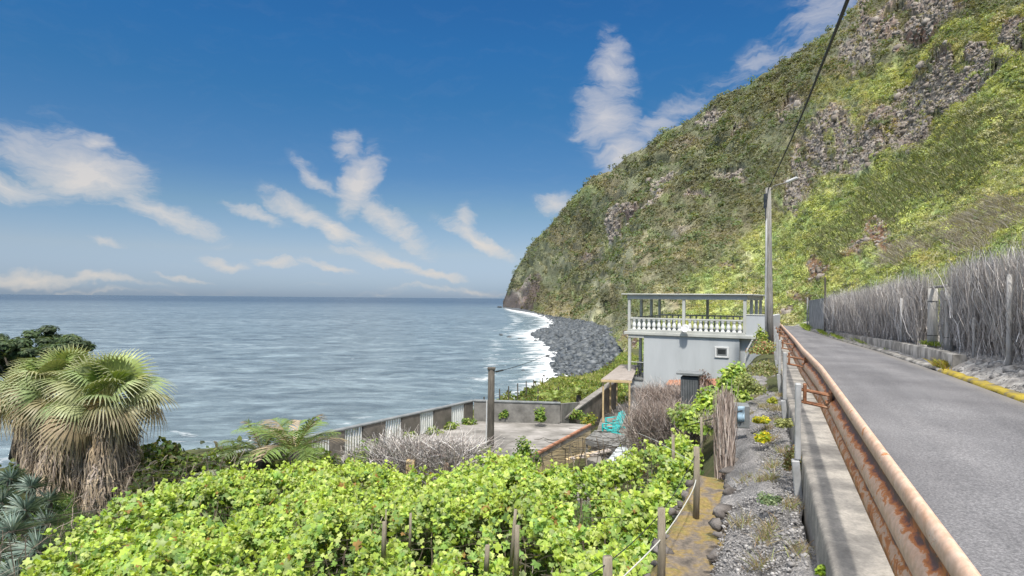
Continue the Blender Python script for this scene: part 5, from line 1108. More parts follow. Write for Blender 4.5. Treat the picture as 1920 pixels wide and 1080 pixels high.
# strip of darker shrubs behind the vines on the left
SP = [(240, 935), (262, 880), (330, 862), (420, 858), (470, 850), (560, 862), (640, 850), (655, 1700), (560, 905), (420, 912), (300, 930)]
leafy('terrace_edge_shrubs', reg_poly_px(SP, .7, -18, 2, 14, 30), 26000, (.08, .19), [(.13, .22, .05), (.20, .30, .06), (.08, .14, .04), (.28, .34, .08), (.20, .19, .12)], 'mixed dark green shrubs between the vines and the sea', 'shrubs', .15, amp=1.5, nscale=2.2, seed=431)
SP2 = [(640, 1700), (640, 850), (700, 835), (742, 850), (760, 880), (740, 905)]
def bush(name, c, R, n, size, colset, label, cat='bush', m=M_LEAF, flat_=.8, stem=True, group=None, tmpl=LEAF5, tf=LEAF5F, branches=14, stemcol=((.16, .13, .10), (.24, .2, .16))):
    c = np.array(c, float); t = thing(name, tuple(c), label, cat, group)
    R = np.array(R, float)*np.ones(3) if np.ndim(R) == 0 else np.array(R, float)
    lobes = unit(rng.normal(size=(12, 3)))*rng.uniform(.35, .75, (12, 1)); lobes[:, 2] = np.abs(lobes[:, 2])*1.1
    k = rng.integers(0, 12, n); d = unit(rng.normal(size=(n, 3))); P = (lobes[k]+d*rng.uniform(.15, .48, (n, 1))); P[:, 2] = np.abs(P[:, 2]); P = c+P*R
    nr = unit(d+np.array([0, -.1, .6])+.5*rng.normal(size=(n, 3)))
    v, f = scatter(P, nr, rng.uniform(size[0], size[1], n), tmpl, tf); tone = rng.uniform(.75, 1.2, (12, 1))[k]
    npmesh('foliage', v, f, m, t, col=np.repeat(cols(colset, n)*tone, len(tmpl), 0))
    if stem:
        e = c+lobes[rng.integers(0, 12, branches)]*R*.9; T = np.linspace(0, 1, 5)[None, :, None]; s0_ = c+rng.normal(0, .08, (branches, 3))*np.array([1, 1, 0])
        PP = s0_[:, None]*(1-T)+e[:, None]*T+rng.normal(0, .03, (branches, 5, 3))*np.linalg.norm(R)/2; PP[:, 0] = s0_
        v, f = ribbons(PP, np.full(branches, .035*max(.4, R[0]))[:, None]*np.linspace(1, .3, 5)); npmesh('stems', v, f, M_DRY, t, col=np.repeat(cols(stemcol, branches), 10, 0))
    return t
GRN = [(.16, .27, .045), (.22, .33, .055), (.10, .19, .04), (.30, .38, .07)]
def pb_(px, py, Y): return tuple(W(px, py, Y))
bush('shrub', pb_(688, 905, 18.5), (1.05, .9, 1.15), 3400, (.07, .15), GRN, 'leafy green shrub in front of the sea wall between palm fronds and dry brush')
bush('shrub', pb_(890, 890, 18), (.8, .7, .9), 1500, (.07, .14), GRN, 'small vine bush climbing at the foot of the short wooden pole')
bush('shrub', pb_(985, 872, 18), (.55, .5, .85), 800, (.05, .12), GRN, 'thin straggly shrub standing just right of the short wooden pole')
bush('wall_plant', pb_(945, 783, 29.6), (.33, .25, .38), 260, (.08, .16), GRN, 'single round green plant growing at the foot of the grey block wall')
bush('wall_plant', pb_(1013, 789, 28.6), (.36, .25, .75), 420, (.08, .16), GRN, 'taller green creeper on the grey block wall near its right end')
bush('wall_plant', pb_(1105, 795, 30), (.5, .7, .55), 700, (.07, .15), [(.36, .33, .03), (.2, .28, .05), (.12, .18, .05)], 'yellow and green plants at the foot of the slanted wall')
bush('wall_plant', pb_(1078, 785, 31), (.7, .7, .55), 600, (.07, .15), GRN+[(.28, .27, .14)], 'straggly greenery behind the slanted wall near the roof corner')
for i, (t, R_, lb) in enumerate([(8.6, .45, 'low green plant at the foot of the sea wall, nearest the dry brush'), (10.0, .5, 'low green plant halfway along the foot of the sea wall'), (11.4, .5, 'low green plant along the sea wall left of its last slats'), (12.6, .45, 'low green plant in the corner where the sea wall meets the block wall')]):
    p = A0+dA_*t-nA_*.4; bush('wall_plant', (p.x, p.y, -6.27), (R_, R_, .36), 420, (.07, .14), GRN+[(.28, .30, .12)], lb, stem=False)
# bushes of vines on the embankment in front of the house
bush('vine_bush', pb_(1374, 772, 17.5), (.58, .8, 1.40), 4200, (.08, .16), VC[:5], 'tall bright green vine climbing at the right end of the house wall')
bush('vine_bush', pb_(1330, 802, 16.8), (1.0, .8, .95), 5000, (.08, .16), VC[:5], 'broad bright green vine bush below the small window of the house')
bush('vine_bush', pb_(1276, 790, 18.5), (.42, .5, .52), 1300, (.08, .15), VC[1:], 'darker green vine bush in front of the dark chimney box')
bush('dry_bush', pb_(1318, 722, 22), (.4, .4, .55), 500, (.06, .14), [(.16, .10, .09), (.22, .15, .12)], 'small reddish brown dry bush against the house wall', tmpl=DIA, tf=DIAF)
# plants at the top end of the gravel bank
for i, (px, py, Y, R_, n, cl, lb, cat, sz) in enumerate([
  (1428, 792, 12.3, (.20, .18, .16), 700, [(.50, .48, .02), (.62, .55, .03), (.30, .38, .04)], 'upper round yellow-green succulent on the gravel bank', 'succulent', (.03, .06)),
  (1429, 826, 10.8, (.20, .18, .17), 800, [(.50, .48, .02), (.60, .52, .03), (.26, .36, .04)], 'lower bright yellow-green succulent mound on the gravel bank', 'succulent', (.03, .06)),
  (1448, 755, 13.0, (.14, .14, .13), 360, [(.45, .46, .05), (.35, .4, .08)], 'smallest yellow succulent high on the gravel bank', 'succulent', (.03, .06)),
  (1470, 800, 10.6, (.20, .16, .16), 420, [(.40, .42, .16), (.30, .34, .12)], 'pale green low plant beside the parapet foot', 'plant', (.03, .06)),
  (1485, 880, 8.4, (.17, .16, .38), 620, [(.34, .34, .14), (.24, .28, .10), (.36, .24, .12)], 'thin reddish stemmed weed beside the nearest rail post', 'weed', (.025, .05)),
  (1440, 942, 7.3, (.17, .14, .12), 420, [(.16, .24, .12), (.24, .30, .16)], 'small grey-green herb among the stones of the bank', 'herb', (.02, .045)),
  (1537, 1074, 5.2, (.07, .07, .07), 120, [(.34, .46, .05), (.26, .4, .05)], 'tiny bright green tuft at the foot of the parapet, nearest the viewer', 'tuft', (.03, .05)),
  (1428, 700, 19, (.75, .8, .45), 1300, [(.30, .34, .14), (.34, .30, .16), (.22, .26, .10)], 'pale green scrubby plants behind the gravel bank near the house', 'plants', (.04, .09)),
  (1432, 662, 24, (.8, .9, .6), 1300, [(.26, .34, .12), (.36, .40, .14), (.4, .22, .12)], 'pale flowering plants between the house and the road posts', 'plants', (.04, .10)),
  (1428, 640, 27, (.35, .4, .75), 500, [(.34, .40, .06), (.22, .32, .06)], 'yellow-green reed clump beside the foot of the tall utility pole', 'plant', (.06, .12)),
  (1405, 735, 16, (.4, .8, .5), 900, [(.28, .32, .12), (.34, .36, .14), (.2, .26, .08)], 'trailing pale greenery on the left edge of the gravel bank', 'plants', (.04, .08))]):
    bush('bank_plant' if cat != 'succulent' else 'succulent', pb_(px, py, Y), R_, n, sz, cl, lb, cat, stem=cat == 'weed', branches=10)

# ---- palms
def fan_template(nseg=26, arc=3.9):
    vs = []; fs = []
    for i in range(nseg):
        a0 = -arc/2+arc*i/nseg; am = a0+arc/nseg/2; r1, r2, r3 = .12, .62, 1.0+.06*math.cos(am*2)
        def pt(a, r, w): return (math.sin(a)*r+math.cos(a)*w, math.cos(a)*r-math.sin(a)*w, 0)
        b0 = len(vs); w1 = r1*arc/nseg/2; w2 = r2*arc/nseg/2*.95
        q = [pt(am, r1, -w1), pt(am, r1, w1), pt(am, r2, w2), pt(am, r2, -w2), pt(am, r3*.88, w2*.35), pt(am, r3*.88, -w2*.35), pt(am, r3*1.04, .006), pt(am, r3*1.04, -.006)]
        zs = [0, 0, -.03, -.03+.02, -.20, -.20, -.40, -.40]
        vs += [(x, y, z-.03*(i % 2)) for (x, y, _), z in zip(q, zs)]; fs += [(b0, b0+1, b0+2, b0+3), (b0+3, b0+2, b0+4, b0+5), (b0+5, b0+4, b0+6, b0+7)]
    return np.array(vs), np.array(fs)
FT, FF = fan_template()
def fan_palm(base, height, rad, label, nleaf, skirt_r, seed, green=1.0):
    global rng
    rs = np.random.default_rng(seed); base = np.array(base, float); top = base+np.array([0, 0, height]); t = thing('fan_palm', tuple(base), label, 'palm tree', 'shaggy fan palms on the left')
    MB().tube([base-np.array([0, 0, .4]), base+np.array([.02, 0, height*.5]), top-np.array([0, 0, .3])], [.36, .30, .28], 12).build('trunk', M_WOODDK, t, smooth=True)
    # crown
    VV = []; FFc = []; CC = []; PV = []; PW = []; PC = []; b = 0
    for i in range(nleaf):
        q = i/(nleaf-1); el = D2R(86-92*q+rs.normal(0, 10)); az = i*2.39996+rs.normal(0, .2); L = rad*(.46+.16*rs.random())*(1.0 if q > .15 else .8); ll = rad*rs.uniform(.42, .56)
        d = np.array([math.cos(el)*math.cos(az), math.cos(el)*math.sin(az), math.sin(el)]); st_ = top+d*.1
        T = np.linspace(0, 1, 5)[:, None]; P = st_+d*L*T-np.array([0, 0, 1])*(.14+.10*q)*L*T**2; tip = P[-1]; dd = unit((P[-1]-P[-2])[None])[0]
        side = np.cross(dd, [0, 0, 1]); side /= np.linalg.norm(side)+1e-9; up_ = np.cross(side, dd)
        tw = rs.normal(0, .8); side2 = side*math.cos(tw)+up_*math.sin(tw); up2 = np.cross(side2, dd)
        local = FT.copy(); droop = .5+1.0*q+rs.normal(0, .3); r_ = np.hypot(local[:, 0], local[:, 1]); local[:, 2] = local[:, 2]*droop*.9-.10*r_*r_*droop-.22*np.abs(local[:, 0])**1.5
        Vw = tip+ll*(local[:, 0:1]*side2+local[:, 1:2]*dd+local[:, 2:3]*up2); Vw[:, 2] -= ll*.30*droop*np.clip(r_-.45, 0, 1)**1.6
        VV.append(Vw); FFc.append(FF+b); b += len(Vw)
        dry = np.clip((q-.66)/.3, 0, 1)+abs(rs.normal(0, .22)); g = np.array([.25, .37, .09])*green if q < .25 else np.array([.24, .33, .14])*green
        col = g*(1-np.clip(dry, 0, 1))+np.array([.36, .28, .17])*np.clip(dry, 0, 1); cc = np.tile(col, (len(Vw), 1))*rs.uniform(.8, 1.25)
        tipm = np.clip((r_-.75)/.3, 0, 1)[:, None]; cc = cc*(1-.6*tipm)+np.array([.50, .45, .31])*.6*tipm; CC.append(cc)
        PV.append(P); PC.append(np.array([.28, .30, .12]) if q < .6 else np.array([.36, .28, .17]))
    npmesh('fronds', np.concatenate(VV), np.concatenate(FFc), M_PALM, t, col=np.concatenate(CC))
    v, f = ribbons(np.array(PV), np.full(len(PV), .035), np.tile([0, 1, .2], (len(PV), 1))); npmesh('frond_stalks', v, f, M_PALM, t, col=np.repeat(np.array(PC), 10, 0))
    # hanging skirt of dead leaves
    n = 5200; a = rs.uniform(0, 2*np.pi, n); h = rs.random(n)**.9; zt_ = top[2]-.25-h*(height-.9); rr = skirt_r*(1.0-.22*h+.12*np.sin(a*5+3*h))*rs.uniform(.72, 1.05, n); ln = rs.uniform(.35, 1.0, n)
    K = 5; T = np.linspace(0, 1, K)[None]; r_in = np.minimum(rr, .35)[:, None]
    rad_ = r_in+(rr[:, None]-r_in)*np.clip(T*2.4, 0, 1)+rs.normal(0, .025, (n, K)).cumsum(1)
    aa = a[:, None]+rs.normal(0, .05, (n, K)).cumsum(1); P = np.stack([base[0]+np.cos(aa)*rad_, base[1]+np.sin(aa)*rad_, zt_[:, None]-ln[:, None]*T**1.1+0*aa], -1)
    P[..., 2] = np.maximum(P[..., 2], base[2]+.02)
    v, f = ribbons(P, rs.uniform(.012, .045, n)[:, None]*np.array([.6, 1, 1, .8, .2]), unit(np.stack([np.cos(a), np.sin(a), 0*a], -1)))
    cs_ = np.array([(.46, .36, .25), (.36, .29, .22), (.54, .44, .32), (.26, .21, .17), (.42, .35, .30)])[rs.integers(0, 5, n)]*rs.uniform(.7, 1.2, (n, 1)); hi = np.clip(1-h*3.2, 0, 1)[:, None]; cs_ = cs_*(1-.5*hi)+np.array([.44, .30, .14])*.5*hi
    npmesh('dead_leaf_skirt', v, f, M_DRY, t, col=np.repeat(cs_, 2*K, 0))
    MB().tube([top-np.array([0, 0, height-.5]), top-np.array([0, 0, .5])], [skirt_r*.55, skirt_r*.72], 14).build('skirt_core', M_SKIRT, t, smooth=True)
    return t
M_SKIRT = mat('matted_dead_leaves', [(.3, (.07, .05, .035)), (.5, (.20, .15, .10)), (.7, (.33, .26, .18))], 5, .95, .8, 30, stretch=(4, 4, .5))
fan_palm(tuple(W(200, 1010, 16.5)), 3.85, 1.5, 'frontmost fan palm with a long beige skirt of dead leaves', 40, .80, 1)
fan_palm(tuple(W(112, 985, 18.0)), 4.15, 1.5, 'middle fan palm with a greyer skirt of dead leaves', 38, .85, 2, .95)
fan_palm(tuple(W(68, 925, 20.5)), 3.3, 1.5, 'rear leftmost fan palm with a short skirt', 30, .6, 3, .9)
# ---- feather palms
def feather_palm(base, L, n, label, seed, col=(.16, .24, .06), up=.9, cat='palm', name='young_palm', drycol=None):
    rs = np.random.default_rng(seed); base = np.array(base, float); t = thing(name, tuple(base), label, cat)
    VV = []; fb = 0; FFc = []; CC = []; ST = []
    for i in range(n):
        az = i*2.4+rs.normal(0, .2); el = D2R(rs.uniform(25, 85)*up); d = np.array([math.cos(el)*math.cos(az), math.cos(el)*math.sin(az), math.sin(el)]); K = 26; T = np.linspace(0, 1, K)[:, None]; l_ = L*rs.uniform(.7, 1.1)
        P = base+d*l_*T-np.array([0, 0, 1])*l_*.42*T**2.2; ST.append(P[::3][:9]); tg = unit(np.gradient(P, axis=0)); sd = unit(np.cross(tg, [0, 0, 1.])); upn = np.cross(sd, tg)
        for sgn in (-1, 1):
            k = np.arange(4, K); ln = l_*.30*np.sin(np.pi*np.clip((k/K), .12, .97))**.6; Q0 = P[k]; dir_ = unit(sd[k]*sgn+tg[k]*.75+upn[k]*.25+rs.normal(0, .08, (len(k), 3)))
            TT = np.linspace(0, 1, 4)[None, :, None]; PP = Q0[:, None]+dir_[:, None]*ln[:, None, None]*TT; PP[..., 2] -= ln[:, None]*.35*TT[..., 0]**2
            v, f = ribbons(PP, np.full(len(k), .032)[:, None]*np.array([.7, 1, .8, .1]), upn[k]+rs.normal(0, .2, (len(k), 3))); VV.append(v); FFc.append(f+fb); fb += len(v)
            c = np.array(col)*rs.uniform(.7, 1.4) if (drycol is None or rs.random() > .3) else np.array(drycol)*rs.uniform(.7, 1.2); CC.append(np.tile(c, (len(v), 1)))
    npmesh('fronds', np.concatenate(VV), np.concatenate(FFc), M_PALM, t, col=np.concatenate(CC))
    v, f = ribbons(np.array(ST), np.full(len(ST), .035), np.tile([0, 1, .2], (len(ST), 1))); npmesh('midribs', v, f, M_PALM, t, col=np.tile((.34, .34, .14), (len(v), 1)))
    MB().tube([base-np.array([0, 0, .7]), base+np.array([0, 0, .05])], [.2, .14], 10).build('trunk', M_WOODDK, t, smooth=True)
    return t
feather_palm(tuple(W(552, 850, 17.6)), 2.3, 18, 'young feather palm with arching fronds at the left end of the sea wall', 5, drycol=(.34, .27, .18))
feather_palm(tuple(W(490, 850, 18.5)), 1.9, 13, 'smaller feather palm with browning fronds, left of the other feather palm', 6, (.13, .18, .06), drycol=(.30, .25, .2))
feather_palm(tuple(W(1041, 752, 37)), 1.5, 14, 'small bright green palm on the bank behind the block wall', 7, (.26, .34, .08))
feather_palm(tuple(W(1085, 742, 38.5)), 1.1, 10, 'smaller spiky palm on the bank close to the slanted wall', 8, (.24, .30, .08))
feather_palm(tuple(W(395, 905, 16.5)), 1.2, 9, 'silvery drooping palm fronds at the edge of the vines', 9, (.30, .34, .22), .6)
# ---- dark tree behind the palms
def tree(base, trunk_top, crown_c, R, n, colset, label, seed, size=(.12, .26)):
    rs = np.random.default_rng(seed); t = thing('dark_tree', tuple(base), label, 'tree'); b = MB(); base = Vector(base); tt = Vector(trunk_top); cc = Vector(crown_c)
    b.tube([base, base.lerp(tt, .5)+V((.1, 0, 0)), tt], [.26, .2, .16], 10); ends = []
    for i in range(16):
        d = unit(rs.normal(size=(1, 3)))[0]; d[2] = abs(d[2])*.8; e = cc+V((d[0]*R[0]*.8, d[1]*R[1]*.8, d[2]*R[2]*.85)); ends.append(np.array(e)); m_ = tt.lerp(e, .5)+V((0, 0, -.1)); b.tube([tt, m_, e], [.09, .05, .02], 6)
    b.build('trunk', M_WOODDK, t, smooth=True); ends = np.array(ends+[np.array(e)*.5+np.array(cc)*.5 for e in ends]); extra = np.array(cc)+unit(rs.normal(size=(26, 3)))*np.array(R)*rs.uniform(.5, .95, (26, 1)); ends = np.vstack([ends, extra]); k = rs.integers(0, len(ends), n)
    d = unit(rs.normal(size=(n, 3))); P = ends[k]+d*rs.uniform(.1, .5, (n, 1))*np.array([1.15, 1.1, .55])*min(R)*.6
    v, f = scatter(P, d+np.array([0, 0, .8]), rs.uniform(size[0], size[1], n), DIA, DIAF); npmesh('crown', v, f, M_LEAF, t, col=np.repeat(cols(colset, n)*rs.uniform(.7, 1.3, (len(ends), 1))[k], 4, 0)); return t
tree(W(30, 860, 25), W(40, 745, 25), W(78, 662, 25), (2.6, 1.8, 1.2), 19000, [(.06, .10, .045), (.09, .14, .055), (.045, .075, .035), (.12, .16, .07)], 'dark green tree with a rounded crown behind the fan palms', 11)
tree(W(-70, 900, 25), W(-60, 775, 25), W(-20, 705, 25), (2.2, 1.6, 1.2), 8000, [(.06, .10, .045), (.09, .14, .055), (.045, .075, .035)], 'dark green tree cut off by the left edge of the picture', 12)
bush('shrub', pb_(14, 915, 19), (.75, .7, .75), 1500, (.07, .14), [(.06, .11, .05), (.09, .15, .06), (.05, .08, .04)], 'small dark green shrub at the far left above the blue-green agaves')
# ---- blue-green aloes
ALO = [(22, 1000, 12.4, 1.0), (70, 1035, 11.2, .9), (-12, 1050, 11.2, 1.0), (48, 958, 13.6, .95), (2, 945, 14.2, .9), (88, 985, 13.6, .85), (30, 1085, 10.4, .85), (-25, 985, 13, .95), (60, 915, 15.5, .8), (20, 900, 16, .8), (-20, 930, 15, .9), (92, 940, 15.6, .8)]
ALAB = ['blue-green spiky agave nearest the middle of the left cluster', 'agave touching the left edge of the grapevines', 'agave low at the left edge of the picture', 'agave directly below the skirt of the rear palm', 'agave high at the left edge of the cluster', 'agave at the foot of the middle fan palm', 'lowest agave at the bottom left corner', 'agave cut off by the left picture edge', 'small far agave under the rear fan palm', 'small far agave beneath the dark shrub', 'far agave at the left edge below the shrub', 'small agave between the middle palm skirt and the cluster']
def agave(px, py, Y, sc_, seed, label):
    rs = np.random.default_rng(seed); base = np.array(W(px, py, Y)); n = 130; az = rs.uniform(0, 6.283, n); el = np.arcsin(rs.uniform(.0, 1, n)); ln = rs.uniform(.45, .8, n)*sc_; T = np.linspace(0, 1, 5)
    d = np.stack([np.cos(el)*np.cos(az), np.cos(el)*np.sin(az), np.sin(el)], -1); P = base+d[:, None]*(ln[:, None]*T[None])[..., None]; P[..., 2] -= ln[:, None]*.25*T[None]**2
    v, f = ribbons(P, np.full(n, .05*sc_)[:, None]*np.array([.9, 1, .8, .5, .05]), unit(np.stack([-np.sin(az), np.cos(az), 0*az+.2], -1))+np.array([0, 0, 1.]))
    t = thing('agave', tuple(base-np.array([0, 0, .3])), label, 'agave', 'blue-green agaves at the lower left'); npmesh('leaves', v, f, M_PALM, t, col=np.repeat(cols([(.13, .19, .16), (.20, .27, .23), (.09, .14, .12), (.27, .33, .28)], n), 10, 0))
    MB().tube([base-np.array([0, 0, .9]), base+np.array([0, 0, .05])], .08, 8).build('stem', M_WOODDK, t, smooth=True)
for i, (a, b_, Y_, s_) in enumerate(ALO): agave(a, b_, Y_, s_, 50+i, ALAB[i])

# ---- brushwood
def brush_sheet(P0, P1, z0f, z1f, n, wd, lnr, curl, colset, thick=.25, flare=.25, topmess=.35, rs=None, K=6, horiz=0.0, grav=.0):
    """twigs between two ground points; z0f/z1f give bottom and top heights along t"""
    rs = rs or rng; t = rs.random(n); P0 = np.array(P0, float); P1 = np.array(P1, float); d = unit((P1-P0)[None])[0]; nn = np.array([-d[1], d[0]])
    base = P0+(P1-P0)*t[:, None]+nn*rs.normal(0, thick, (n, 1)); zb = z0f(t); zt = z1f(t)+rs.normal(0, .06, n)
    H = zt-zb; h0 = rs.random(n)**1.25*.75; st = zb+H*h0*.95-.02; ln = H*rs.uniform(lnr[0], lnr[1], n); ln = np.minimum(ln, (zt-st)+rs.exponential(topmess*.35, n)+.08)
    T = np.linspace(0, 1, K)[None]; lean = rs.normal(0, flare, n); lean2 = rs.normal(0, flare*.7, n)
    w1 = rs.normal(0, curl, (n, K)).cumsum(1); w2 = rs.normal(0, curl, (n, K)).cumsum(1)
    al = lean[:, None]*T*ln[:, None]+w1*ln[:, None]*.3; ac = lean2[:, None]*T*ln[:, None]+w2*ln[:, None]*.3
    P = np.stack([base[:, 0:1]+d[0]*al+nn[0]*ac, base[:, 1:2]+d[1]*al+nn[1]*ac, st[:, None]+ln[:, None]*T-grav*(T**2)*ln[:, None]*np.abs(lean[:, None])], -1)
    v, f = ribbons(P, rs.uniform(wd[0], wd[1], n)[:, None]*np.linspace(1, .35, K)[None], unit(rs.normal(0, .5, (n, 3))+np.array([nn[0], nn[1], 0])))
    c = np.array(colset)[rs.integers(0, len(colset), n)]*rs.uniform(.6, 1.35, (n, 1)); return v, f, np.repeat(c, 2*K, 0)
GB = [(.50, .47, .45), (.62, .59, .57), (.38, .35, .33), (.70, .67, .65), (.46, .42, .39), (.24, .215, .20)]
BB = [(.40, .32, .28), (.50, .42, .37), (.28, .22, .19), (.58, .50, .45), (.19, .145, .12)]
M_BCORE = mat('packed_brushwood', [(.35, (.10, .092, .085)), (.5, (.26, .24, .225)), (.65, (.45, .42, .40))], 5, .95, .9, 30, stretch=(7, 7, .5), dist=.08)
def fa(s): return float(np.interp(s, [0, 10, 22, 31, 43, 60, 77], [6.35, 6.35, 6.05, 5.55, 4.85, 3.95, 3.4]))
def fence_base(s): return dip(s)+.42
def fence_top(s): return float(np.interp(s, [10, 17, 20, 23, 25.2, 26.6, 28, 31, 36, 41, 47, 54], [1.2, 1.15, 1.12, 1.06, 1.0, .85, .85, .80, .58, .42, .25, .22]))
def s_at_(px, aoff=0):
    k = (px-960)/F; return float(min(np.arange(12, 75, .05), key=lambda s: abs(rd(s, fa(s)+aoff, 0)[0]/rd(s, fa(s)+aoff, 0)[1]-k)))
def brush_fence(name, s0_, s1_, n, label, seed, step=1.5):
    rs = np.random.default_rng(seed); m0 = rd(s0_, fa(s0_), fence_base(s0_)); t = thing(name, m0, label, 'brushwood fence'); parts = []; ss = np.arange(s0_, s1_, step); core = MB()
    for s in ss:
        e = min(s+step, s1_); p = rd(s, fa(s), 0); q = rd(e, fa(e), 0); z0 = (fence_base(s), fence_base(e)); z1 = (fence_top(s), fence_top(e)); k = int(n*(e-s)/(s1_-s0_))
        parts.append(brush_sheet(p[:2], q[:2], lambda u: z0[0]+(z0[1]-z0[0])*u, lambda u: z1[0]+(z1[1]-z1[0])*u, k, (.007, .032), (.3, .85), .13, GB, .17, .12, .5, rs, 7))
        p2 = Vector(p)+RR*.12; q2 = Vector(q)+RR*.12; core.add([(p2.x, p2.y, z0[0]-.1), (q2.x, q2.y, z0[1]-.1), (q2.x, q2.y, z1[1]-.35), (p2.x, p2.y, z1[0]-.35), (p2.x+.12, p2.y-.05, z0[0]-.1), (q2.x+.12, q2.y-.05, z0[1]-.1), (q2.x+.12, q2.y-.05, z1[1]-.35), (p2.x+.12, p2.y-.05, z1[0]-.35)], [(0, 1, 2, 3), (7, 6, 5, 4), (3, 2, 6, 7), (0, 3, 7, 4), (1, 5, 6, 2)])
    # a few long pale branches
    v, f, c = join(parts); npmesh('twigs', v, f, M_DRY, t, col=c); core.build('packed_core', M_BCORE, t)
    v, f, c = brush_sheet(rd(s0_, fa(s0_)-.16, 0)[:2], rd(s1_, fa(s1_)-.16, 0)[:2], lambda u: fence_base(s0_)+(fence_base(s1_)-fence_base(s0_))*u, lambda u: fence_top(s0_)+(fence_top(s1_)-fence_top(s0_))*u+.15, int(n*.007), (.02, .04), (.5, .85), .10, [(.46, .45, .43), (.36, .34, .32)], .08, .35, .3, rs, 8); npmesh('long_branches', v, f, M_DRY, t, col=c)
    return t
GS0 = s_at_(1786); GS1 = s_at_(1741)
brush_fence('brushwood_fence', 10, GS0, 17000, 'tall grey brushwood fence on the bank at the right edge beside the gate posts', 21)
brush_fence('brushwood_fence', GS1, 52, 17000, 'long grey brushwood fence above the low roadside wall, between gate posts and sheet fence', 22)
M_PALEP2 = mat('pale_concrete_post', [(.3, (.32, .31, .29)), (.55, (.48, .465, .44)), (.75, (.58, .565, .54))], 4.0, .85, .2, 25)
def fpost(s, a, z0, z1, r, m, label, name='fence_post', cat='fence post', group=None, n=10):
    p = Vector(rd(s, a, z0)); q = Vector(rd(s, a, z1)); o = MB().tube([p, p.lerp(q, .5)+V((.01, 0, 0)), q], [r*1.05, r, r*.92], n).build(name, m, origin=tuple(p), smooth=True); return setp(o, label, cat, group)
def s_at(px, aoff=0):
    k = (px-960)/F; best = min(np.arange(12, 75, .05), key=lambda s: abs(rd(s, fa(s)+aoff, 0)[0]/rd(s, fa(s)+aoff, 0)[1]-k)); return float(best)
for (px, ao, z1, r, m, lb) in [(1893, -.50, .72, .062, M_POLE, 'grey round post in the brushwood at the right edge of the picture'), (1826, -.48, -.45, .035, M_POLE, 'short pale stick leaning in the brushwood right of the gate posts'), (1690, -.48, .15, .055, M_POLE, 'grey post in the brushwood fence left of the gate posts'), (1563, -.42, -.3, .07, M_GREYP, 'grey post at the start of the low wall near the sheet fence')]:
    s = s_at(px, ao); fpost(s, fa(s)+ao, fence_base(s)-.3, z1, r, M_PALEP2 if m is M_POLE else m, lb)
M_PALEP = mat('pale_debarked_log', [(.3, (.30, .28, .25)), (.55, (.45, .43, .39)), (.75, (.56, .54, .50))], 3.0, .85, .3, 25, stretch=(6, 6, .6))
gate = s_at(1762)
gt_ = thing('log_gateway', rd(gate, fa(gate), fence_base(gate)), 'two thick log posts with a pale square post between them in the brushwood gap', 'gateway')
for (px, r, w1_) in ((1749, .165, .50), (1781, .150, .52)):
    s = s_at(px, -.3); p = Vector(rd(s, fa(s)-.3, fence_base(s)-.15)); q = Vector(rd(s, fa(s)-.3, w1_)); MB().tube([p, p.lerp(q, .33), p.lerp(q, .66), q], [r*1.05, r, r*.97, r*.95], 14).build('log_post', M_PALEP, gt_, smooth=True)
    for h_ in (.28, .8): c_ = p.lerp(q, h_); MB().tube([c_, c_+V((0, 0, .02))], r*1.06, 14).build('binding_wire', M_BLACK, gt_)
s = s_at(1768, -.1); p = Vector(rd(s, fa(s)-.1, fence_base(s)-.05)); MB().bbox((p.x, p.y, (p.z+.42)/2), (.14, .14, .42-p.z), bev=.015).build('square_post', M_GREYP, gt_)
print('gate s', gate, GS0, GS1); p = Vector(rd(s_at(1748, -.3), fa(gate)-.3, .53)); q = Vector(rd(s_at(1783, -.3), fa(gate)-.3, .55)); MB().tube([p, q], .05, 8).build('lintel', M_POLE, gt_, smooth=True)
# sheet fence
sf = thing('sheet_fence', rd(60, fa(60), fence_base(60)), 'stained grey corrugated sheet fence at the far end of the brushwood', 'fence')
b = MB(); sA, sB = 50.5, 66.0; n = 60
for k in range(n+1):
    s = sA+(sB-sA)*k/n; a = fa(s)-.18+(.03 if k % 2 else 0)
    b.v += [rd(s, a, fence_base(s)-.45), rd(s, a, .30-.25*k/n), rd(s, a+.04, .30-.25*k/n), rd(s, a+.04, fence_base(s)-.45)]
b.f = [(4*k+j, 4*k+4+j, 4*k+4+(j+1) % 4, 4*k+(j+1) % 4) for k in range(n) for j in range(4)]; b.build('sheeting', M_BOARD, sf)
for s, z1 in ((52.5, 1.9), (65.8, .3)): p = Vector(rd(s, fa(s)-.3, fence_base(s)-.5)); MB().tube([p, Vector((p.x, p.y, z1))], .07, 8).build('post', M_WOODDK if z1 > 1 else M_GREYP, sf)
# low wall
lw = thing('low_roadside_wall', rd(30, 5, -2.2), 'low streaked concrete wall below the brushwood fence on the hill side', 'wall')
def lowwall(s): a = aR(s)+.30; zb = dip(s)-.05; h = float(np.interp(s, [21, 23, 30, 40, 47, 56], [.55, .60, .56, .42, .30, .22])); return [(a, zb-.3), (a+.01, zb+h), (a+.06, zb+h+.03), (a+.26, zb+h+.03), (a+.32, zb+h), (a+.34, zb-.3)]
strip(np.linspace(21.2, 58, 150), lowwall, 'wall_body', M_LOWW, lw, kind=None, jit=.02)
a_ = aR(21.2)+.30; MB().bbox(V(rd(21.2, a_+.16, dip(21)-.0)), (.34, .06, 1.1), RR, RD, UP, .01).build('end_block', M_LOWW, lw)
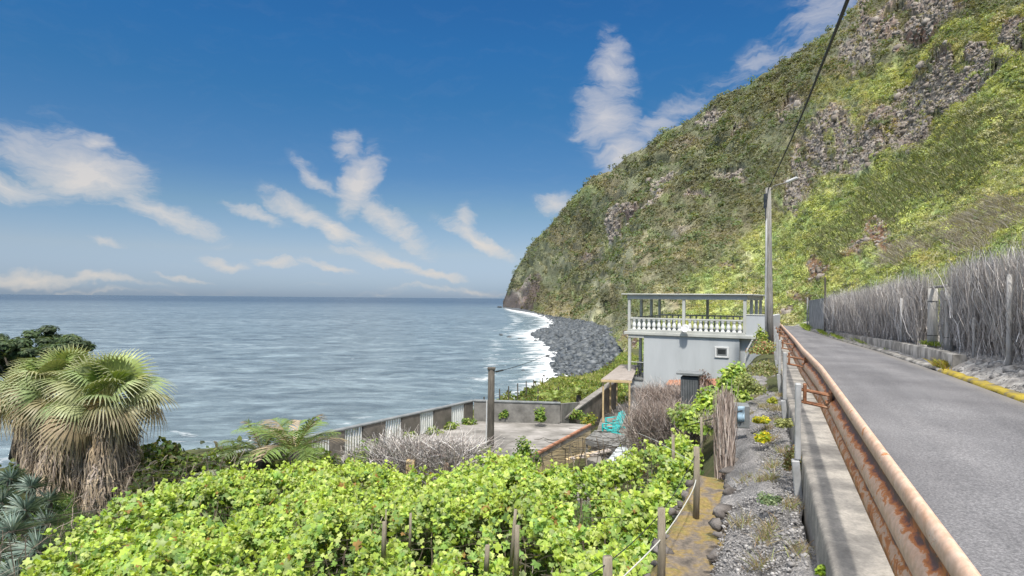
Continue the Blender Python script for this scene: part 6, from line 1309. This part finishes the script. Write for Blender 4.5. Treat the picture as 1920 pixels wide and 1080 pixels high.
# rubble face of the bank on the near right
c = []; R_ = []
for i in range(1500):
    s = rng.uniform(11, 22.4); t = rng.random(); c.append(rd(s, aR(s)+.28+t*.95, dip(s)+.08+.5*t**.8)); R_.append(rng.lognormal(-3.0, .4))
v, f = stones(np.array(c), np.array(R_)); setp(npmesh('bank_rubble', v, f, mat('grey_rubble', [(.3, (.10, .095, .09)), (.5, (.26, .25, .24)), (.7, (.46, .45, .43))], 6, .9, .3)), kind='stuff', label='grey rubble of the bank under the brushwood fence', cat='rubble')
# grass tufts on the verge
def tuft(px_s, a, n, h, colset, label, spread=.5, group='green tufts along the hill-side verge', z=None):
    s = px_s; z_ = (dip(s)+.08) if z is None else z; p0 = np.array(rd(s, a, z_)); P0 = p0+np.stack([rng.normal(0, spread, n), rng.normal(0, spread*.6, n), 0*np.zeros(n)], -1)
    P0 = p0+(np.array(RD)[None]*rng.normal(0, spread, (n, 1))+np.array(RR)[None]*rng.normal(0, .09, (n, 1)))
    d = np.stack([rng.normal(0, .45, n), rng.normal(0, .45, n), np.ones(n)], -1); T = np.linspace(0, 1, 4); H = rng.uniform(.4, 1, n)*h; P = P0[:, None]+d[:, None]*H[:, None, None]*T[None, :, None]; P[..., 2] -= H[:, None]*.35*T[None]**2
    v, f = ribbons(P, rng.uniform(.012, .035, n)[:, None]*np.array([1, 1, .7, .1])); o = npmesh('verge_tuft', v, f, M_LEAF, col=np.repeat(cols(colset, n), 8, 0), origin=tuple(p0)); setp(o, label, 'grass tuft', group if spread < 1 else None, 'stuff' if spread >= 1 else None)
for (s, a, n, h, sp_r, lb) in [(26.0, 5.15, 500, .26, .3, 'green tuft growing on top of the low wall left of the log posts'), (38, 4.75, 900, .40, 1.3, 'lush green tuft at the left end of the low streaked wall'), (45, 4.25, 900, .34, 1.8, 'green grass at the road edge below the far brushwood'), (53, 3.95, 900, .36, 2.2, 'green grass at the foot of the sheet fence'), (66, 3.3, 1200, .8, 2.6, 'high grass beyond the end of the sheet fence'),
    (17.2, 5.25, 260, .14, .18, 'small pale green tuft on the yellow mossy kerb near the right edge'), (31, 5.05, 300, .16, .35, 'sparse green tuft at the foot of the low wall, mid length'), (22.0, 5.0, 600, .42, .30, 'yellowish tuft at the near end of the low wall')]:
    z_ = dip(s)+.60 if 'on top' in lb else None; tuft(s, a-.35*(s > 30)*0+(.35 if z_ else 0), n, h, [(.26, .36, .06), (.34, .40, .09), (.16, .26, .05)] if 'yellowish' not in lb else [(.40, .34, .06), (.3, .32, .07), (.3, .22, .1)], lb, sp_r, z=z_)
# garden-side brushwood
def zc_(v): return lambda t: v[0]+(v[1]-v[0])*t
def hedge(name, segs, label, colset, seed, wd=(.012, .03), core=True, cat='brushwood fence', flare=.45, top=.9, curl=.22):
    rs = np.random.default_rng(seed); p = segs[0][0]; t = thing(name, (p[0], p[1], segs[0][2][0]), label, cat); parts = []; co = MB()
    for (P0, P1, zb, zt_, n, th) in segs:
        parts.append(brush_sheet(P0, P1, zc_(zb), zc_(zt_), n, wd, (.25, .9), curl, colset, th, flare, top, rs, grav=.3))
        if core: co = MB(); co.add([(P0[0], P0[1]+.1, zb[0]), (P1[0], P1[1]+.1, zb[1]), (P1[0], P1[1]+.1, zt_[1]-.45), (P0[0], P0[1]+.1, zt_[0]-.45), (P0[0]+.05, P0[1]+.25, zb[0]), (P1[0]+.05, P1[1]+.25, zb[1]), (P1[0]+.05, P1[1]+.25, zt_[1]-.45), (P0[0]+.05, P0[1]+.25, zt_[0]-.45)], [(0, 1, 2, 3), (7, 6, 5, 4), (3, 2, 6, 7), (0, 3, 7, 4), (1, 5, 6, 2)]); co.build('packed_core', M_BCORE, t)
    v, f, c = join(parts); npmesh('twigs', v, f, M_DRY, t, col=c)
    return t
def g2_(px, py, Y): p = W(px, py, Y); return (p.x, p.y), p.z
def seg(pxa, tya, bya, Ya, pxb, tyb, byb, Yb, n, th):
    a, za = g2_(pxa, bya, Ya); b, zb = g2_(pxb, byb, Yb); return (a, b, (za, zb), (W(pxa, tya, Ya).z, W(pxb, tyb, Yb).z), n, th)
hedge('brushwood_fence', [seg(1196, 765, 862, 21, 1240, 762, 850, 19.5, 3600, .22), seg(1240, 762, 850, 19.5, 1305, 775, 835, 18, 3800, .22), seg(1208, 728, 790, 23.5, 1262, 732, 790, 22.5, 3000, .25), seg(1262, 728, 800, 22, 1322, 732, 800, 21, 2600, .2), seg(1290, 772, 800, 17.5, 1350, 775, 800, 15.5, 900, .2)], 'tangled brown brushwood fence in front of the house', BB, 31, wd=(.008, .020), flare=.4, top=.5)
hedge('brushwood_fence', [seg(655, 850, 905, 19, 712, 838, 892, 18.6, 800, .2), seg(712, 828, 905, 18.4, 885, 838, 915, 17.2, 6500, .28)], 'grey tangled brushwood fence between the vines and the flat roof', GB+[(.30, .25, .23), (.22, .19, .18)], 32, flare=.7)
hedge('brushwood_bundle', [seg(1346, 752, 905, 10.6, 1372, 755, 900, 10.5, 1500, .07)], 'tall upright bundle of brown brushwood at the end of the garden path', BB, 33, wd=(.008, .02), cat='brushwood bundle', flare=.035, top=.15, curl=.06)
for i, (px, y0, y1, Y, w, lb) in enumerate([(770, 905, 862, 17.2, .26, 'sawn pale timber block standing in the grey brushwood fence'), (838, 915, 868, 16.8, .15, 'brownish weathered post in the right part of the grey brushwood fence')]):
    p = W(px, y0, Y); q = W(px, y1, Y); o = MB().bbox((p.x, p.y, (p.z+q.z)/2), (w, w*.8, q.z-p.z), bev=.02).build('fence_post', M_YELW if i == 0 else mat('brown_post', [(.3, (.15, .09, .06)), (.7, (.30, .21, .16))], 5, .85, .3), origin=tuple(p)); setp(o, lb, 'fence post')
for i, (px, y0, y1, Y, r, lb) in enumerate([(1251, 800, 762, 19, .045, 'pale stick standing inside the brown brushwood fence'), (1316, 880, 782, 13.5, .035, 'thin grey stake between the vines and the brushwood bundle'), (1263, 905, 815, 13, .04, 'grey vine stake left of the garden path posts')]):
    p = W(px, y0, Y); q = W(px-1, y1, Y); setp(MB().tube([p, q], [r, r*.85], 8).build('stake', M_POST, origin=tuple(p), smooth=True), lb, 'stake')
# path posts and their wires
PP_ = [(1138, 1180, 1044, 5.9, .05, 'round grey vine post at the bottom edge, nearest the viewer'), (1239, 1120, 953, 6.6, .045, 'tall grey vine post at the edge of the mossy path'), (1305, 978, 838, 8.6, .045, 'leaning grey vine post where the vines meet the path')]
for (px, y0, y1, Y, r, lb) in PP_:
    p = W(px, y0, Y); q = W(px+1, y1, Y); setp(MB().tube([p, p.lerp(q, .5)+V((.008, 0, 0)), q], [r*1.05, r, r*.97], 12).build('vine_post', M_POST, origin=tuple(p), smooth=True), lb, 'post', 'round posts along the garden path')
wire_px('fence_wire', [(1095, 1085, 5.7), (1138, 1058, 5.88), (1195, 1010, 6.25), (1240, 962, 6.6), (1275, 910, 7.6), (1305, 850, 8.6), (1335, 795, 11), (1400, 768, 13.5)], .0055, M_BLACK, 'dark wire strung between the vine posts beside the path', 'wire')
wire_px('pale_rope', [(1165, 1085, 5.9), (1205, 1047, 6.2), (1243, 1008, 6.6), (1275, 962, 7.6), (1302, 915, 8.55), (1309, 880, 8.6), (1304, 862, 8.6)], .008, M_ROPE, 'pale rope tied between the vine posts beside the path', 'rope')
wire_px('vine_wire', [(1302, 868, 8.6), (1270, 850, 10), (1230, 826, 12.5), (1196, 812, 15)], .005, M_ROPE, 'thin pale wire running back from the leaning post over the vines', 'wire')
for i, (px, y0, y1, Y, r, lb) in enumerate([(768, 1040, 962, 10.5, .028, 'thin pale trellis stake left of centre among the vines'), (719, 1045, 978, 9.8, .045, 'short grey trellis post among the vines'), (722, 1045, 955, 9.7, .012, 'thin dark trellis rod beside the short grey post'), (958, 1060, 955, 8.8, .03, 'pale leaning trellis stake in the gap of the vines'), (968, 1080, 985, 8.5, .04, 'grey trellis post in the gap of the vines'), (912, 1070, 1022, 8.3, .04, 'stub of a grey post low in the vines near the bottom edge')]):
    p = W(px, y0, Y); q = W(px+(9 if i == 3 else 2), y1, Y); setp(MB().tube([p, q], [r, r*.8], 8).build('trellis_stake', M_POST, origin=tuple(p), smooth=True), lb, 'stake', 'trellis stakes among the vines')
# pale box and blue tarp behind the brushwood bundle
bx2 = thing('planter_box', tuple(W(1385, 800, 12)), 'pale weathered box with a blue tarp hanging over it behind the brushwood bundle', 'box')
p = W(1384, 778, 12.2); MB().bbox((p.x, p.y, p.z), (.42, .4, .46), V((.95, -.3, 0)), V((.3, .95, 0)), UP, .015).build('box', M_CAP, bx2)
b = MB(); n = 9
for i in range(n):
    for j in range(7): q = W(1383+j*2.2, 762+i*3.6, 11.95-.03*math.sin(j*1.9+i*.4)-.02*math.sin(i*1.3)); b.v.append(tuple(q))
b.f = [(i*7+j, i*7+j+1, (i+1)*7+j+1, (i+1)*7+j) for i in range(n-1) for j in range(6)]; o = b.build('tarp', M_BLUE, bx2, smooth=True); md = o.modifiers.new('t', 'SOLIDIFY'); md.thickness = .006
# cable lying over the brushwood
wire_px('low_cable', [(1190, 812, 20), (1250, 808, 18.5), (1300, 795, 16), (1345, 783, 11.5), (1392, 770, 11.4)], .012, M_BLACK, 'dark cable sagging over the brown brushwood to the pale box', 'cable')
# ---- far details on the cliff
def far_rock(px, py, Y, R, label, colr=None):
    c = np.array(W(px, py, Y))[None]+rng.normal(0, .4*R, (5, 3)); v, f = stones(c, R*rng.uniform(.5, 1, 5)); setp(npmesh('cliff_rock', v, f, M_PALE, origin=tuple(W(px, py, Y))), label, 'rock')
M_PALE = mat('pale_rock', [(.3, (.26, .24, .23)), (.7, (.48, .46, .44))], .5, .9, .8, 2, dist=.3)

# dry weeds on the gravel bank
n = 2600; q = rng.random((26, 2)); cs_ = q[rng.integers(0, 26, n)]; s = 4.5+cs_[:, 0]*16+rng.normal(0, .10, n); a = -.5+cs_[:, 1]*.85+rng.normal(0, .06, n)
b0 = np.array([rd(s[i], a[i], -3.02+.40*min(1, max(0, (a[i]+.6)/.93)*1.15)**.8) for i in range(n)]); T = np.linspace(0, 1, 4); H = rng.uniform(.04, .22, n); d = np.stack([rng.normal(0, .6, n), rng.normal(0, .6, n), np.ones(n)], -1)
P = b0[:, None]+d[:, None]*H[:, None, None]*T[None, :, None]; P[..., 2] -= H[:, None]*.3*T[None]**2
v, f = ribbons(P, rng.uniform(.004, .011, n)[:, None]*np.array([1, 1, .7, .1])); setp(npmesh('bank_weeds', v, f, M_LEAF, col=np.repeat(cols([(.34, .30, .18), (.26, .30, .12), (.42, .36, .26), (.30, .22, .16)], n), 8, 0)), kind='stuff', label='sparse dry weeds on the gravel bank', cat='weeds')
